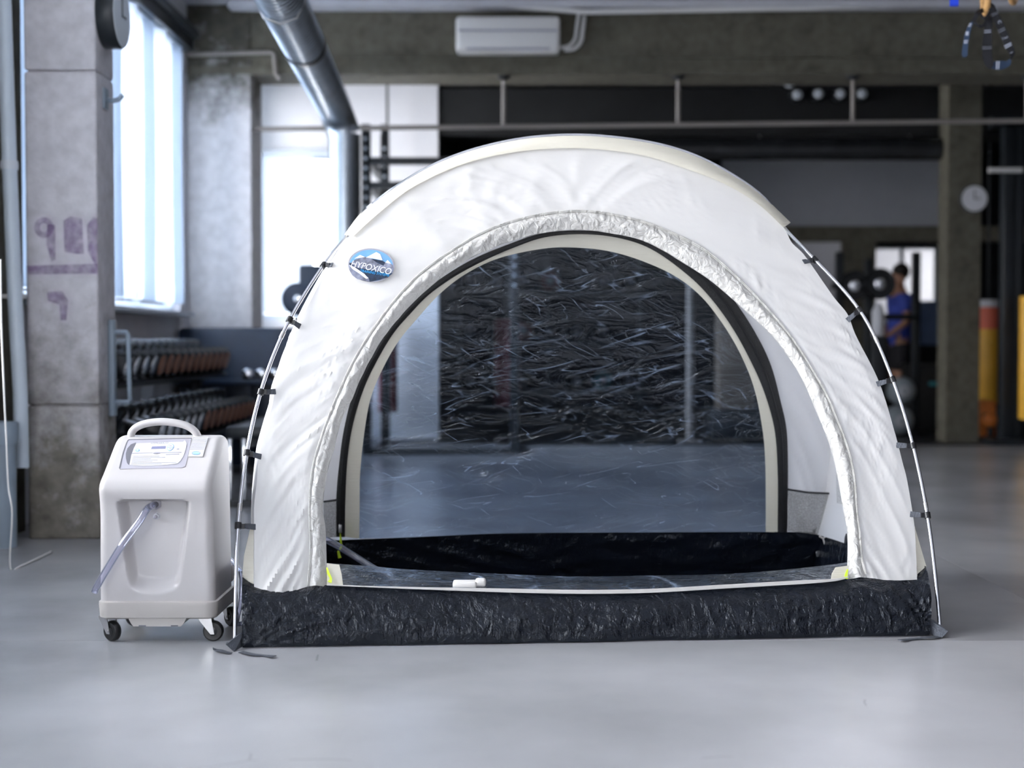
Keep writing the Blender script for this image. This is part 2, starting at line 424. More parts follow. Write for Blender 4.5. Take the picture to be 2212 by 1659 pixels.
# ------------------------------------------------------------------ mesh collecting
class MB:
    def __init__(s):
        s.v, s.f = [], []

    def add(s, vs, fs):
        n = len(s.v)
        s.v += [V3(p) for p in vs]
        s.f += [tuple(i + n for i in f) for f in fs]
        return s

    def box(s, c, size, rot=None, bev=0.0):
        c = V3(c)
        h = V3(size) / 2
        R = rot if rot is not None else Matrix.Identity(3)
        if not bev:
            vs = [c + R @ V3((x * h.x, y * h.y, z * h.z)) for x in (-1, 1) for y in (-1, 1) for z in (-1, 1)]
            return s.add(vs, [(0, 1, 3, 2), (4, 6, 7, 5), (0, 4, 5, 1), (2, 3, 7, 6), (0, 2, 6, 4), (1, 5, 7, 3)])
        b = min(bev, h.x * .99, h.y * .99, h.z * .99)
        # chamfered box as stacked rounded-rect rings
        rings = []
        for z, ins in ((-h.z, b), (-h.z + b * .3, b * .3), (-h.z + b, 0), (h.z - b, 0), (h.z - b * .3, b * .3), (h.z, b)):
            ring = []
            for qx, qy, a0 in ((1, 1, 0), (-1, 1, 90), (-1, -1, 180), (1, -1, 270)):
                for k in range(4):
                    a = math.radians(a0 + 30 * k)
                    ring.append(c + R @ V3((qx * (h.x - b) + (b - ins) * math.cos(a), qy * (h.y - b) + (b - ins) * math.sin(a), z)))
            rings.append(ring)
        return s.loft(rings, True, True)

    def loft(s, rings, closed=True, caps=True):
        n = len(rings[0])
        vs = [p for r in rings for p in r]
        fs = []
        for i in range(len(rings) - 1):
            for j in range(n if closed else n - 1):
                k = (j + 1) % n
                fs.append((i * n + j, i * n + k, (i + 1) * n + k, (i + 1) * n + j))
        if caps and closed:
            fs.append(tuple(reversed(range(n))))
            fs.append(tuple(range((len(rings) - 1) * n, len(rings) * n)))
        return s.add(vs, fs)

    def grid(s, rows):
        return s.loft(rows, False, False)

    def tube(s, pts, r, n=10, caps=True, ry=None, up=None):
        pts = [V3(p) for p in pts]
        rings = []
        prev = None
        for i, p in enumerate(pts):
            t = (pts[min(i + 1, len(pts) - 1)] - pts[max(i - 1, 0)]).normalized()
            if prev is None:
                a = V3(up) if up is not None else (V3((0, 0, 1)) if abs(t.z) < .9 else V3((1, 0, 0)))
            else:
                a = prev
            a = (a - t * a.dot(t)).normalized()
            prev = a
            b = t.cross(a)
            rr = r[i] if isinstance(r, (list, tuple)) else r
            r2 = rr if ry is None else ry
            rings.append([p + a * (rr * math.cos(2 * math.pi * k / n)) + b * (r2 * math.sin(2 * math.pi * k / n)) for k in range(n)])
        return s.loft(rings, True, caps)

    def cyl(s, a, b, r, n=16, r2=None):
        return s.tube([a, b], [r, r if r2 is None else r2], n)

    def lathe(s, prof, origin, axis, n=24):
        o, ax = V3(origin), V3(axis).normalized()
        a = V3((0, 0, 1)) if abs(ax.z) < .9 else V3((1, 0, 0))
        a = (a - ax * a.dot(ax)).normalized()
        b = ax.cross(a)
        rings = [[o + ax * h + a * (r * math.cos(2 * math.pi * k / n)) + b * (r * math.sin(2 * math.pi * k / n)) for k in range(n)]
                 for r, h in prof]
        return s.loft(rings, True, True)

    def sphere(s, c, r, n=16, sq=(1, 1, 1)):
        rings = []
        for i in range(1, n):
            ph = math.pi * i / n
            rings.append([V3(c) + V3((r * sq[0] * math.sin(ph) * math.cos(2 * math.pi * k / (2 * n)),
                                      r * sq[1] * math.sin(ph) * math.sin(2 * math.pi * k / (2 * n)), -r * sq[2] * math.cos(ph)))
                          for k in range(2 * n)])
        return s.loft(rings, True, True)

    def ribbon(s, pts, side, width, th=.002):
        """flat band along pts, side = vector or list of across-vectors"""
        pts = [V3(p) for p in pts]
        rings = []
        for i, p in enumerate(pts):
            t = (pts[min(i + 1, len(pts) - 1)] - pts[max(i - 1, 0)]).normalized()
            sd = V3(side[i]) if isinstance(side, list) else V3(side)
            sd = (sd - t * sd.dot(t)).normalized()
            nn = t.cross(sd)
            wd = width[i] if isinstance(width, list) else width
            rings.append([p + sd * wd / 2 + nn * th / 2, p - sd * wd / 2 + nn * th / 2, p - sd * wd / 2 - nn * th / 2, p + sd * wd / 2 - nn * th / 2])
        return s.loft(rings, True, True)

    def poly(s, pts, off=None):
        """polygon, extruded by off when given"""
        pts = [V3(p) for p in pts]
        n = len(pts)
        if off is None:
            return s.add(pts, [tuple(range(n))])
        o = V3(off)
        return s.loft([pts, [p + o for p in pts]], True, True)

    def build(s, name, material, parent=None, smooth=True, loc=None):
        """verts are world coordinates (or the parent's own when it sits unrotated at the origin)"""
        if loc is None:
            lo = V3([min(p[i] for p in s.v) for i in range(3)])
            hi = V3([max(p[i] for p in s.v) for i in range(3)])
            loc = (lo + hi) / 2
        loc = V3(loc)
        me = bpy.data.meshes.new(name)
        me.from_pydata([p - loc for p in s.v], [], s.f)
        me.materials.append(M[material] if isinstance(material, str) else material)
        if smooth:
            me.polygons.foreach_set('use_smooth', [True] * len(me.polygons))
            try:
                me.set_sharp_from_angle(angle=math.radians(40))
            except Exception:
                pass
        me.update()
        o = bpy.data.objects.new(name, me)
        COL.objects.link(o)
        o.location = loc
        if parent is not None:
            q, base = parent, V3((0, 0, 0))
            while q is not None:
                base += q.location
                q = q.parent
            o.parent = parent
            o.location = loc - base
        return o


def tag(o, label=None, cat=None, group=None, kind=None):
    if label:
        o['label'] = label
    if cat:
        o['category'] = cat
    if group:
        o['group'] = group
    if kind:
        o['kind'] = kind
    return o


def thing(name, label, cat, loc, group=None):
    o = bpy.data.objects.new(name, None)
    o.empty_display_size = .1
    COL.objects.link(o)
    o.location = loc
    return tag(o, label, cat, group)


def copy_tree(o, parent=None):
    c = o.copy()
    COL.objects.link(c)
    if parent is not None:
        c.parent = parent
    for ch in list(o.children):
        copy_tree(ch, c)
    return c


def struct(name, mb, m, label=None, parent=None, smooth=False):
    o = mb.build(name, m, parent, smooth)
    if parent is None:
        tag(o, label, kind='structure')
    return o


def catmull(pts, per=8):
    out = []
    n = len(pts)
    for i in range(n - 1):
        p0, p1, p2, p3 = pts[max(i - 1, 0)], pts[i], pts[i + 1], pts[min(i + 2, n - 1)]
        for k in range(per):
            t = k / per
            out.append(tuple(.5 * (2 * b + (c - a) * t + (2 * a - 5 * b + 4 * c - d) * t * t + (3 * b - a - 3 * c + d) * t ** 3)
                             for a, b, c, d in zip(p0, p1, p2, p3)))
    out.append(tuple(pts[-1]))
    return out


def resample(pts, n):
    pts = [V3(p) if len(p) == 3 else V3((p[0], p[1], 0)) for p in pts]
    L = [0.0]
    for a, b in zip(pts, pts[1:]):
        L.append(L[-1] + (b - a).length)
    out, j = [], 0
    for i in range(n):
        t = L[-1] * i / (n - 1)
        while j < len(L) - 2 and L[j + 1] < t:
            j += 1
        s = 0 if L[j + 1] == L[j] else (t - L[j]) / (L[j + 1] - L[j])
        out.append(pts[j].lerp(pts[j + 1], s))
    return out


def curve_px(pts, n):
    return [(p.x, p.y) for p in resample(catmull(pts), n)]


def text_mesh(body, size=1.0):
    cu = bpy.data.curves.new('lettering', 'FONT')
    cu.body = body
    cu.size = size
    cu.align_x = 'CENTER'
    cu.align_y = 'CENTER'
    o = bpy.data.objects.new('lettering', cu)
    COL.objects.link(o)
    dg = bpy.context.evaluated_depsgraph_get()
    me = o.evaluated_get(dg).to_mesh()
    vs = [(v.co.x, v.co.y) for v in me.vertices]
    fs = [tuple(p.vertices) for p in me.polygons]
    o.evaluated_get(dg).to_mesh_clear()
    bpy.data.objects.remove(o)
    bpy.data.curves.remove(cu)
    return vs, fs


# ================================================================== THE ROOM
# floor: cast slabs with sawn joints over a base
base = struct('floor', MB().box(((ROOM_X0 + ROOM_X1) / 2, (ROOM_Y0 + ROOM_Y1) / 2, -.06), (ROOM_X1 - ROOM_X0 + 1, ROOM_Y1 - ROOM_Y0 + 1, .10)), 'floor',
              'polished grey concrete floor')
xs = [ROOM_X0 - .3, 1.87, ROOM_X1 + .3]
ys = [ROOM_Y0 - .3, 4.44, 12.8]
for i in range(len(xs) - 1):
    for j in range(len(ys) - 1):
        a, b, c, d = xs[i] + .0012, xs[i + 1] - .0012, ys[j] + .0012, ys[j + 1] - .0012
        MB().box(((a + b) / 2, (c + d) / 2, -.006), (b - a, d - c, .012)).build('slab', 'floor', base, False)
struct('floor_matting', MB().box(((ROOM_X0 + ROOM_X1) / 2, (12.8 + ROOM_Y1) / 2, 0), (ROOM_X1 - ROOM_X0, ROOM_Y1 - 12.8, .03)), 'rubber',
       'black rubber matting under the far equipment')
# ceiling
struct('ceiling', MB().box(((ROOM_X0 + ROOM_X1) / 2, (ROOM_Y0 + 11.0) / 2, CEIL + .1), (ROOM_X1 - ROOM_X0 + .6, 11.0 - ROOM_Y0 + .3, .2)), 'ceil',
       'pale painted concrete ceiling')
struct('ceiling_hall', MB().box(((ROOM_X0 + ROOM_X1) / 2, (11.0 + ROOM_Y1) / 2 + .15, CEIL + .1), (ROOM_X1 - ROOM_X0 + .6, ROOM_Y1 - 11.0 + .3, .2)), 'ceil_dark',
       'dark painted ceiling beyond the beam')


def wall_with_holes(name, m, label, along, fixed, th, lo, hi, holes, z1=CEIL):
    """along = 'x' or 'y'; holes = (a, b, z0, z1)"""
    mb = MB()

    def piece(a, b, c, d):
        if b - a < 1e-4 or d - c < 1e-4:
            return
        if along == 'y':
            mb.box((fixed, (a + b) / 2, (c + d) / 2), (th, b - a, d - c))
        else:
            mb.box(((a + b) / 2, fixed, (c + d) / 2), (b - a, th, d - c))
    cur = lo
    for a, b, c, d in sorted(holes):
        piece(cur, a, 0, z1)
        piece(a, b, 0, c)
        piece(a, b, d, z1)
        cur = b
    piece(cur, hi, 0, z1)
    return struct(name, mb, m, label)


wall_with_holes('wall_left', 'wall', 'grey plastered window wall', 'y', ROOM_X0 - .1, .2, ROOM_Y0, 13.6, LEFT_WIN)
wall_with_holes('wall_front', 'wall', 'plastered wall with tall windows', 'x', ROOM_Y0 - .1, .2, ROOM_X0 - .2, ROOM_X1 + .2, FRONT_WIN)
wall_with_holes('wall_back', 'wall_dark', 'charcoal far wall', 'x', ROOM_Y1 + .1, .2, -.9, ROOM_X1 + .2, BACK_WIN)
wall_with_holes('wall_alcove', 'wall_white', 'white plastered wall behind the black rack', 'x', 13.6, .2, ROOM_X0 - .2, -.70, ALC_WIN)
struct('wall_hall', MB().box((-.80, 16.6, CEIL / 2), (.2, 5.8, CEIL)), 'wall_dark', 'charcoal side wall of the far hall')
struct('wall_right', MB().box((ROOM_X1 + .1, (ROOM_Y0 + ROOM_Y1) / 2, CEIL / 2), (.2, ROOM_Y1 - ROOM_Y0, CEIL)), 'wall_dark', 'charcoal side wall')


def window_unit(name, along, fixed, a, b, c, d, n, label, sash=.05):
    root = tag(thing(name, label, None, (fixed, (a + b) / 2, c) if along == 'y' else ((a + b) / 2, fixed, c)), kind='structure')

    def bx(p, q, r, t, nm, m, th=.06):
        mb = MB()
        if along == 'y':
            mb.box((fixed, (p + q) / 2, (r + t) / 2), (th, q - p, t - r))
        else:
            mb.box(((p + q) / 2, fixed, (r + t) / 2), (q - p, th, t - r))
        return mb.build(nm, m, root, False)
    bx(a, b, c, c + sash, 'window_frame', 'frame')
    bx(a, b, d - sash, d, 'window_frame', 'frame')
    for i in range(n + 1):
        x = a + (b - a - sash) * i / n
        bx(x, x + sash, c + sash, d - sash, 'mullion', 'frame')
    for i in range(n):
        p = a + (b - a - sash) * i / n + sash
        q = a + (b - a - sash) * (i + 1) / n
        bx(p, q, c + sash, d - sash, 'pane', 'glass', .006)
    return root


for i, (a, b, c, d) in enumerate(LEFT_WIN):
    window_unit('window_%d' % (i + 1), 'y', ROOM_X0 - .08, a, b, c, d, 2 if i == 0 else 4, 'bright daylit window in the side wall')  # includes the hidden one added to light the alcove
for i, (a, b, c, d) in enumerate(FRONT_WIN):
    window_unit('window_%d' % (i + 8), 'x', ROOM_Y0 - .08, a, b, c, d, 3, 'tall daylit window')
for a, b, c, d in BACK_WIN:
    window_unit('window_6', 'x', ROOM_Y1 + .08, a, b, c, d, 2, 'bright window in the far wall')
for a, b, c, d in ALC_WIN:
    window_unit('window_7', 'x', 13.58, a, b, c, d, 1, 'white window behind the column')
# small bright room behind the far window
wall_with_holes('wall_annex_side', 'wall_white', 'white side wall of the room behind the far window', 'y', 7.25, .1, 19.7, 21.8, [ANNEX], 3.2)
struct('wall_annex_back', MB().box((5.6, 21.75, 1.6), (3.4, .1, 3.2)), 'wall_white', 'white wall of the room behind the far window')
struct('wall_annex_end', MB().box((3.95, 20.75, 1.6), (.1, 2.1, 3.2)), 'wall_white', 'white end wall of the room behind the far window')
struct('ceiling_annex', MB().box((5.6, 20.75, 3.25), (3.5, 2.3, .1)), 'ceil', 'ceiling of the room behind the far window')
struct('floor_annex', MB().box((5.6, 20.75, -.05), (3.5, 2.3, .1)), 'floor', 'floor of the room behind the far window')
# sill and head rail of the visible window
struct('trim_1', MB().box((ROOM_X0 + .05, 8.92, 1.14), (.12, 3.6, .03)), 'frame', 'pale window sill board')
struct('trim_2', MB().box((ROOM_X0 + .06, 8.92, 3.16), (.10, 3.66, .09)).box((ROOM_X0 + .13, 8.92, 3.235), (.05, 3.66, .05)), 'black_steel', 'dark blind rail above the window')
# vertical blind slats at the visible window, standing open
bl = thing('vertical_blind', 'white vertical fabric blind hanging at the side window', 'blind', (ROOM_X0 + .04, 8.9, 3.11))
for k, (yy, wd) in enumerate([(7.2 + .27 * q, .24 + .03 * (q % 3)) for q in range(13)]):
    pts = [V3((ROOM_X0 + .035, yy + .02 * math.sin(z * 2.3 + k), z)) for z in [3.115 - 1.9 * q / 12 for q in range(13)]]
    MB().ribbon(pts, (.25 + .2 * math.sin(k * 2.1), 1, 0), wd, .002).build('slat', 'blind' if k % 3 else 'blind_grey', bl)
MB().box((ROOM_X0 + .04, 8.92, 3.118), (.03, 3.4, .02)).build('head_rail', 'frame', bl, False)

rb_ = thing('roller_blind', 'white roller blind half covering the window behind the column', 'blind', (-2.05, 13.46, 2.7))
MB().box((-2.14, 13.46, 1.95), (.54, .003, 1.5)).build('cloth', 'blind', rb_, False)
MB().cyl((-2.42, 13.46, 2.72), (-1.62, 13.46, 2.72), .03, 12).build('roller', 'frame', rb_)
# columns
struct('wall_recess', MB().box((-2.455, 6.48, CEIL / 2), (.09, 1.08, CEIL)), 'beam', 'bare brown concrete behind the pipes')
c1 = struct('column_concrete', MB().box((-2.13, 6.90, CEIL / 2), (.32, .27, CEIL)), 'col1', 'whitewashed concrete column with faded purple graffiti')
for z0, z1 in ((0, .632), (.640, 2.21), (2.218, CEIL)):
    MB().box((-2.13, 6.89, (z0 + z1) / 2), (.34, .30, z1 - z0), bev=.012).build('segment', 'col1', c1)
struct('column_concrete', MB().box((-2.25, 11.22, CEIL / 2), (.49, .46, CEIL), bev=.01), 'col2', 'concrete column with half-worn white paint below the beam')
# main beam (with chamfered boarding step)
bm = struct('beam_concrete', MB().box((2.2, 11.22, 3.28), (9.6, .44, .48)), 'beam', 'board-marked concrete ceiling beam')
MB().box((2.2, 11.22, 3.02), (9.6, .47, .06)).build('beam_step', 'beam', bm, False)
MB().box((2.2, 11.20, 3.118), (9.6, .46, .012)).build('board_line', 'beam', bm, False)
# a second, nearer ceiling strip: pale tray running under the ceiling
struct('trim_3', MB().box((2.35, 10.9, 3.49), (9.0, .16, .05)), 'ceil', 'pale cable tray along the top of the beam')
# the far hall: black soffit, bulkhead, low beam, columns
struct('beam_soffit', MB().box((3.1, 13.75, 3.11), (7.6, .45, .44)), 'black', 'black painted soffit of the far hall')
struct('wall_bulkhead', MB().box(((2.35 + 4.88) / 2, 16.0, 2.61), (4.88 - 2.35, .12, .78)), 'panel_grey', 'pale grey bulkhead wall above the far windows')
struct('beam_low', MB().box((4.2, 16.05, 2.14), (4.4, .3, .17)), 'beam', 'low olive concrete beam under the bulkhead')
struct('column_far', MB().box((3.88, 16.05, 1.03), (.36, .3, 2.06)), 'beam', 'dark olive concrete column beside the far window')
struct('column_far', MB().box((4.14, 13.2, CEIL / 2), (.30, .3, CEIL)), 'beam', 'olive concrete column carrying the round wall clock')
struct('wall_partition', MB().box((3.35, 16.1, 1.03), (.70, .1, 2.06)), 'wall', 'grey plaster partition behind the weight plates')

# ================================================================== THE TENT
A = ground(508, 1398)
B = ground(2031, 1369)
A.z = B.z = 0
TW = (B - A).length
TU = (B - A).normalized()
TV = V3((-TU.y, TU.x, 0))
TD = 1.25
VM = TD / 2 - .02


def lean(z):
    x = max(z, 0) / 1.38
    return VM * (1 - math.log(1 + math.exp(-(x - 1) * 8)) / 8)


def local(p):
    q = p - A
    return V3((q.dot(TU), q.dot(TV), q.z))


def world(u, v, z):
    return A + TU * u + TV * v + V3((0, 0, z))


def hit(x, y, vfun):
    r = ray(x, y)
    z = .5
    p = CAM
    for _ in range(14):
        t = (vfun(z) - (CAM - A).dot(TV)) / r.dot(TV)
        p = CAM + r * t
        z = z * .3 + p.z * .7
    return p


def front(x, y, off=0.0):
    return hit(x, y, lambda z: lean(z) + off)


def rear(x, y, off=0.0):
    return hit(x, y, lambda z: TD - lean(z) + off)


def mirror(p):
    q = local(p)
    return world(q.x, TD - q.y, q.z)


FN = (-TV + V3((0, 0, .45))).normalized()      # outward normal of the leaning front
tent = thing('altitude_tent', 'white dome tent with clear arched door and black tarpaulin base', 'tent', world(TW / 2, TD / 2, 0))

O_L = [(549, 1268), (549, 1224), (549, 1147), (549, 1093), (554, 1047), (560, 981), (576, 916), (587, 880), (596, 833), (619, 765), (648, 696), (673, 645), (709, 580), (742, 535), (760, 509)]
O_T = [(764, 506), (822, 454), (894, 399), (1002, 350), (1111, 325), (1219, 316), (1308, 320), (1399, 334), (1489, 363), (1562, 392), (1634, 435), (1690, 488)]
O_R = [(1711, 525), (1739, 553), (1799, 639), (1831, 679), (1849, 725), (1899, 825), (1932, 931), (1950, 1000), (1959, 1035), (1970, 1099), (1976, 1140), (1979, 1196), (1981, 1252)]
S_C = [(664, 1267), (670, 1186), (668, 1109), (672, 1031), (688, 962), (720, 875), (760, 786), (804, 714), (858, 642), (912, 587), (966, 548), (1039, 504), (1111, 477), (1183, 461), (1250, 456), (1308, 461), (1381, 477), (1453, 504), (1525, 542), (1598, 605), (1670, 681), (1724, 750), (1779, 841), (1797, 880), (1829, 960), (1845, 1029), (1851, 1107), (1857, 1154), (1862, 1209), (1873, 1248)]
E_C = [(705, 1266), (705, 1224), (704, 1170), (702, 1132), (696, 1101), (699, 1070), (707, 1016), (722, 962), (738, 904), (762, 856), (780, 812), (807, 761), (840, 710), (894, 649), (952, 598), (1000, 564), (1050, 538), (1111, 515), (1183, 498), (1250, 493), (1300, 497), (1381, 513), (1435, 538), (1471, 560), (1525, 594), (1562, 623), (1616, 671), (1670, 721), (1706, 768), (1735, 815), (1764, 880), (1796, 960), (1810, 1015), (1818, 1057), (1826, 1104), (1833, 1140), (1835, 1182), (1833, 1250)]
NT = 300
Oc = curve_px(O_L + O_T + O_R, NT)
Sc = curve_px(S_C, NT)
Ec = curve_px(E_C, NT)


def nz(x, y=0.0, z=0.0):
    return noise.noise(V3((x, y, z)))


def ridge(x):
    """sharp-crested folds"""
    return (1 - abs(nz(x))) ** 3 - .35


# front panel
rows = []
NR = 44
for j in range(NR + 1):
    r = j / NR
    row = []
    for i in range(NT):
        t = i / (NT - 1)
        x = Oc[i][0] * (1 - r) + Sc[i][0] * r
        y = Oc[i][1] * (1 - r) + Sc[i][1] * r
        sag = math.sin(math.pi * r) * 14 * max(0, 1 - t / .03) + math.sin(math.pi * r) * 4 * max(0, 1 - (1 - t) / .03)
        p = front(x, y + sag)
        edge = min(1, r * 6) * min(1, (1 - r) * 8)
        # short gathers along the seam, long slanting tension folds, soft billow
        sg_ = -1 if t > .5 else 1
        c_ = t + sg_ * .085 * (1 - r) * min(1, abs(t - .5) * 5 + .35)
        patch = max(0, nz(c_ * 7 + 1.3, r * .6, 4) + .38) * min(1, abs(t - .5) * 6 + .25)
        d = .0075 * ridge(c_ * 120 + 3) * math.exp(-(1 - r) * 4.5) * min(1, (1 - r) * 14) * (.4 + patch)
        d += .0125 * (1 - .55 * t) * ridge(c_ * 46 + nz(t * 8, r) * .8 + 11) * edge * patch
        d += .0060 * (1 - .6 * t) * ridge(c_ * 23 + r * 1.5 + 31) * edge * min(1, abs(t - .5) * 6 + .25)
        d += .008 * math.sin(math.pi * r) * nz(t * 5, r * 1.2, 5)
        k1, k2 = nz(c_ * 64 + 5 + nz(t * 14, r * 2) * .5), nz((t - sg_ * .05 * (1 - r)) * 88 + 40, r * 1.5)
        d += .0085 * ((1 - abs(k1)) ** 14 * patch + .7 * (1 - abs(k2)) ** 16 * max(0, nz(t * 13, r * 3, 9) + .1)) * edge
        row.append(p + FN * d)
    rows.append(row)
MB().grid(rows).build('front_panel', 'fabric', tent)
# seam piping along the door
for nm, k, rad, mt in (('seam_piping', 0, .0028, 'flap'), ('seam_piping', 7, .0018, 'flap')):
    pts = []
    for i in range(0, NT, 2):
        pts.append(front(Sc[i][0] * (1 - k / 100) + Ec[i][0] * k / 100, Sc[i][1] * (1 - k / 100) + Ec[i][1] * k / 100) + FN * .005)
    MB().tube(pts, rad, 6).build(nm, mt, tent)
# gathered zipper flap between seam and opening
rows = []
for j in range(15):
    r = j / 14
    row = []
    for i in range(NT):
        t = i / (NT - 1)
        x = Sc[i][0] * (1 - r) + Ec[i][0] * r
        y = Sc[i][1] * (1 - r) + Ec[i][1] * r
        d = .010 * math.sin(math.pi * min(1, r * 1.05)) + .006 * nz(t * 90, r * 3.5) * math.sin(math.pi * r) + .004 * ridge(t * 150 + r * 4) * r
        d -= .012 * r * r
        wob = 2.2 * nz(t * 60, 7) * r
        row.append(front(x + wob, y + wob * .6) + FN * d)
    rows.append(row)
# turned-under inner lip
row = []
for i in range(NT):
    row.append(front(Ec[i][0], Ec[i][1]) + TV * .008 + FN * -.012)
rows.append(row)
MB().grid(rows).build('zipper_flap', 'flap', tent)

# side panels, from the front pole edge over to the rear pole edge
nL = len(curve_px(O_L, 60))
for side, pts in (('L', O_L), ('R', list(reversed(O_R)))):
    cpx = curve_px(pts, 60)
    rows = []
    for j in range(25):
        s = j / 24
        row = []
        for i, (x, y) in enumerate(cpx):
            p = front(x, y)
            q = mirror(p)
            pp = p.lerp(q, s)
            out = TU * (-1 if side == 'L' else 1)
            fl = .012 * nz(i / 7, s * 5, 3 if side == 'L' else 9) * math.sin(math.pi * s)
            row.append(pp + out * (.05 * math.sin(math.pi * s) * (1 - i / 59 * .8) + fl))
        rows.append(row)
    MB().grid(rows).build('side_panel', 'fabric_in', tent)
def side_hit(x, y, inset):
    """first place along the pixel's ray that lies on the far side panel"""
    edge = [local(front(*q)) for q in curve_px(O_R, 60)]
    for k in range(400):
        p = at(x, y, 4.6 + k * .004)
        q = local(p)
        ue = min(edge, key=lambda e: abs(e.z - q.z)).x
        if q.x > ue + .02 - inset:
            return p
    return p


MB().poly([side_hit(x, y, .03) for x, y in ((1806, 1006), (1826, 1002), (1830, 1090), (1808, 1086))]).build('side_window', 'mesh', tent, False)
# lower skirts that wrap round the corners
for pts, m_ in (([(547, 1130), (540, 1143), (527, 1201), (523, 1247), (549, 1271), (553, 1271)], 1), ([(1976, 1136), (1978, 1145), (1993, 1196), (2001, 1223), (1982, 1240), (1981, 1252)], 0)):
    mb = MB()
    ps = [front(x, y, .02) for x, y in pts]
    mb.poly(ps, TV * .004)
    mb.build('corner_skirt', 'cream', tent, False)

# ridge sleeve over both poles
SO = [(744, 507), (785, 455), (858, 401), (930, 358), (1002, 329), (1075, 309), (1147, 296), (1235, 291), (1308, 294), (1417, 309), (1507, 336), (1580, 376), (1634, 412), (1707, 481)]
SI = [(762, 511), (822, 457), (894, 403), (1002, 354), (1111, 329), (1219, 320), (1308, 324), (1399, 338), (1489, 367), (1562, 396), (1634, 438), (1692, 491)]
so, si = curve_px(SO, 90), curve_px(SI, 90)
ridge_c = []
secs = []
for (x0, y0), (x1, y1) in zip(so, si):
    top = hit(x0, y0, lambda z: TD / 2)
    a = front(x1, y1, -.012)
    b = mirror(a)
    ridge_c.append(top)
    m1 = a.lerp(top, .5) - TV * .016
    m2 = b.lerp(top, .5) + TV * .016
    secs.append([a, a.lerp(m1, .5) - TV * .004, m1, m1.lerp(top, .6) - TV * .006, top - TV * .006, top + TV * .006, m2.lerp(top, .6) + TV * .006, m2, b])
MB().grid(secs).build('pole_sleeve', 'cream', tent)
inner_c = [t.lerp(front(x, y), .12) for t, (x, y) in zip(ridge_c, si)]

# poles
PL = [(507, 1384), (510, 1250), (514, 1140), (532, 985), (565, 840), (622, 697), (705, 560), (745, 512)]
PR = [(1703, 483), (1757, 548), (1862, 676), (1927, 816), (1971, 957), (2003, 1110), (2020, 1240), (2030, 1350)]
left = [front(x, y, -.03) for x, y in catmull(PL, 6)]
right = [front(x, y, -.03) for x, y in catmull(PR, 6)]


def blend_in(pts, rev):
    n = len(pts)
    out = []
    for i, p in enumerate(pts):
        t = i / (n - 1) if not rev else 1 - i / (n - 1)
        q = local(p)
        k = max(0, (t - .72) / .28) ** 1.5
        out.append(world(q.x, q.y * (1 - k) + (TD / 2 - .011) * k, q.z))
    return out


left, right = blend_in(left, False), blend_in(right, True)
mid = []
for p in inner_c[4:-4:3]:
    q = local(p)
    mid.append(world(q.x, TD / 2 - .011, q.z + .004))
path = left + mid + right
path = [p for p in path]
# smooth the joins and ground the feet
sm = resample(path, 160)
for _ in range(3):
    sm = [sm[0]] + [(sm[i - 1] + sm[i] * 2 + sm[i + 1]) / 4 for i in range(1, len(sm) - 1)] + [sm[-1]]
fpole = sm
rpole = [mirror(p) for p in fpole]
for pole in (fpole, rpole):
    o = MB().tube(pole, .0062, 10).build('tent_pole', 'alu', tent)
    for i in (14, 34, 54, 106, 126, 146):
        t = (pole[i + 1] - pole[i]).normalized()
        MB().cyl(pole[i] - t * .012, pole[i] + t * .012, .0075, 10).build('ferrule', 'zinc', o)

# clips and their tabs
CL = [((705, 556), (716, 572)), ((627, 698), (646, 704)), ((565, 840), (592, 846)), ((532, 982), (561, 986)), ((514, 1138), (548, 1138)),
      ((1757, 549), (1738, 565)), ((1862, 675), (1833, 690)), ((1928, 817), (1897, 829)), ((1971, 956), (1940, 962)), ((2004, 1111), (1970, 1111))]
for (px, py), (fx, fy) in CL:
    a = min(fpole, key=lambda q: (q - front(px, py, -.03)).length)
    b = front(fx, fy, -.004)
    for mm in (0, 1):
        aa, bb = (a, b) if not mm else (mirror(a), mirror(b))
        i = min(range(160), key=lambda k: ((fpole if not mm else rpole)[k] - aa).length)
        pl = fpole if not mm else rpole
        t = (pl[min(i + 1, 159)] - pl[max(i - 1, 0)]).normalized()
        d = (bb - aa)
        mb = MB().ribbon([aa + d * .25 + t * .0, aa + d * .6, bb + d * .12], t, [.012, .017, .019], .0025)
        c = mb.build('clip_tab', 'web', tent)
        MB().cyl(aa - t * .010, aa + t * .010, .0105, 12).box(aa + d.normalized() * .016, (.012, .014, .016)).build('pole_clip', 'clip', c)

# rear panel with window door
ZO = [(726, 1160), (726, 1081), (733, 998), (743, 927), (762, 851), (790, 785), (828, 723), (866, 676), (904, 638), (960, 596), (1025, 558), (1103, 526), (1175, 503), (1270, 498), (1364, 509), (1459, 540), (1531, 585), (1578, 638), (1626, 709), (1664, 785), (1687, 870), (1699, 927), (1702, 998), (1701, 1122), (1700, 1150)]
ZI = [(745, 1160), (746, 1081), (750, 998), (762, 918), (785, 842), (814, 780), (850, 720), (888, 676), (925, 638), (978, 600), (1040, 566), (1110, 535), (1180, 512), (1265, 506), (1345, 516), (1412, 541), (1483, 592), (1531, 639), (1578, 702), (1616, 769), (1649, 842), (1673, 927), (1680, 1022), (1680, 1122), (1680, 1150)]
WC = [(776, 1163), (777, 1090), (778, 1022), (788, 927), (802, 856), (828, 794), (861, 737), (904, 685), (952, 633), (1009, 590), (1080, 557), (1175, 537), (1246, 535), (1317, 543), (1388, 564), (1459, 597), (1516, 642), (1564, 704), (1602, 770), (1630, 842), (1647, 927), (1653, 998), (1654, 1075), (1654, 1149)]
NZ = 161
zo, zi, wc = curve_px(ZO, NZ), curve_px(ZI, NZ), curve_px(WC, NZ)
Or = [mirror(front(*p)) for p in curve_px(O_L + O_T + O_R, NZ)]
rows = []
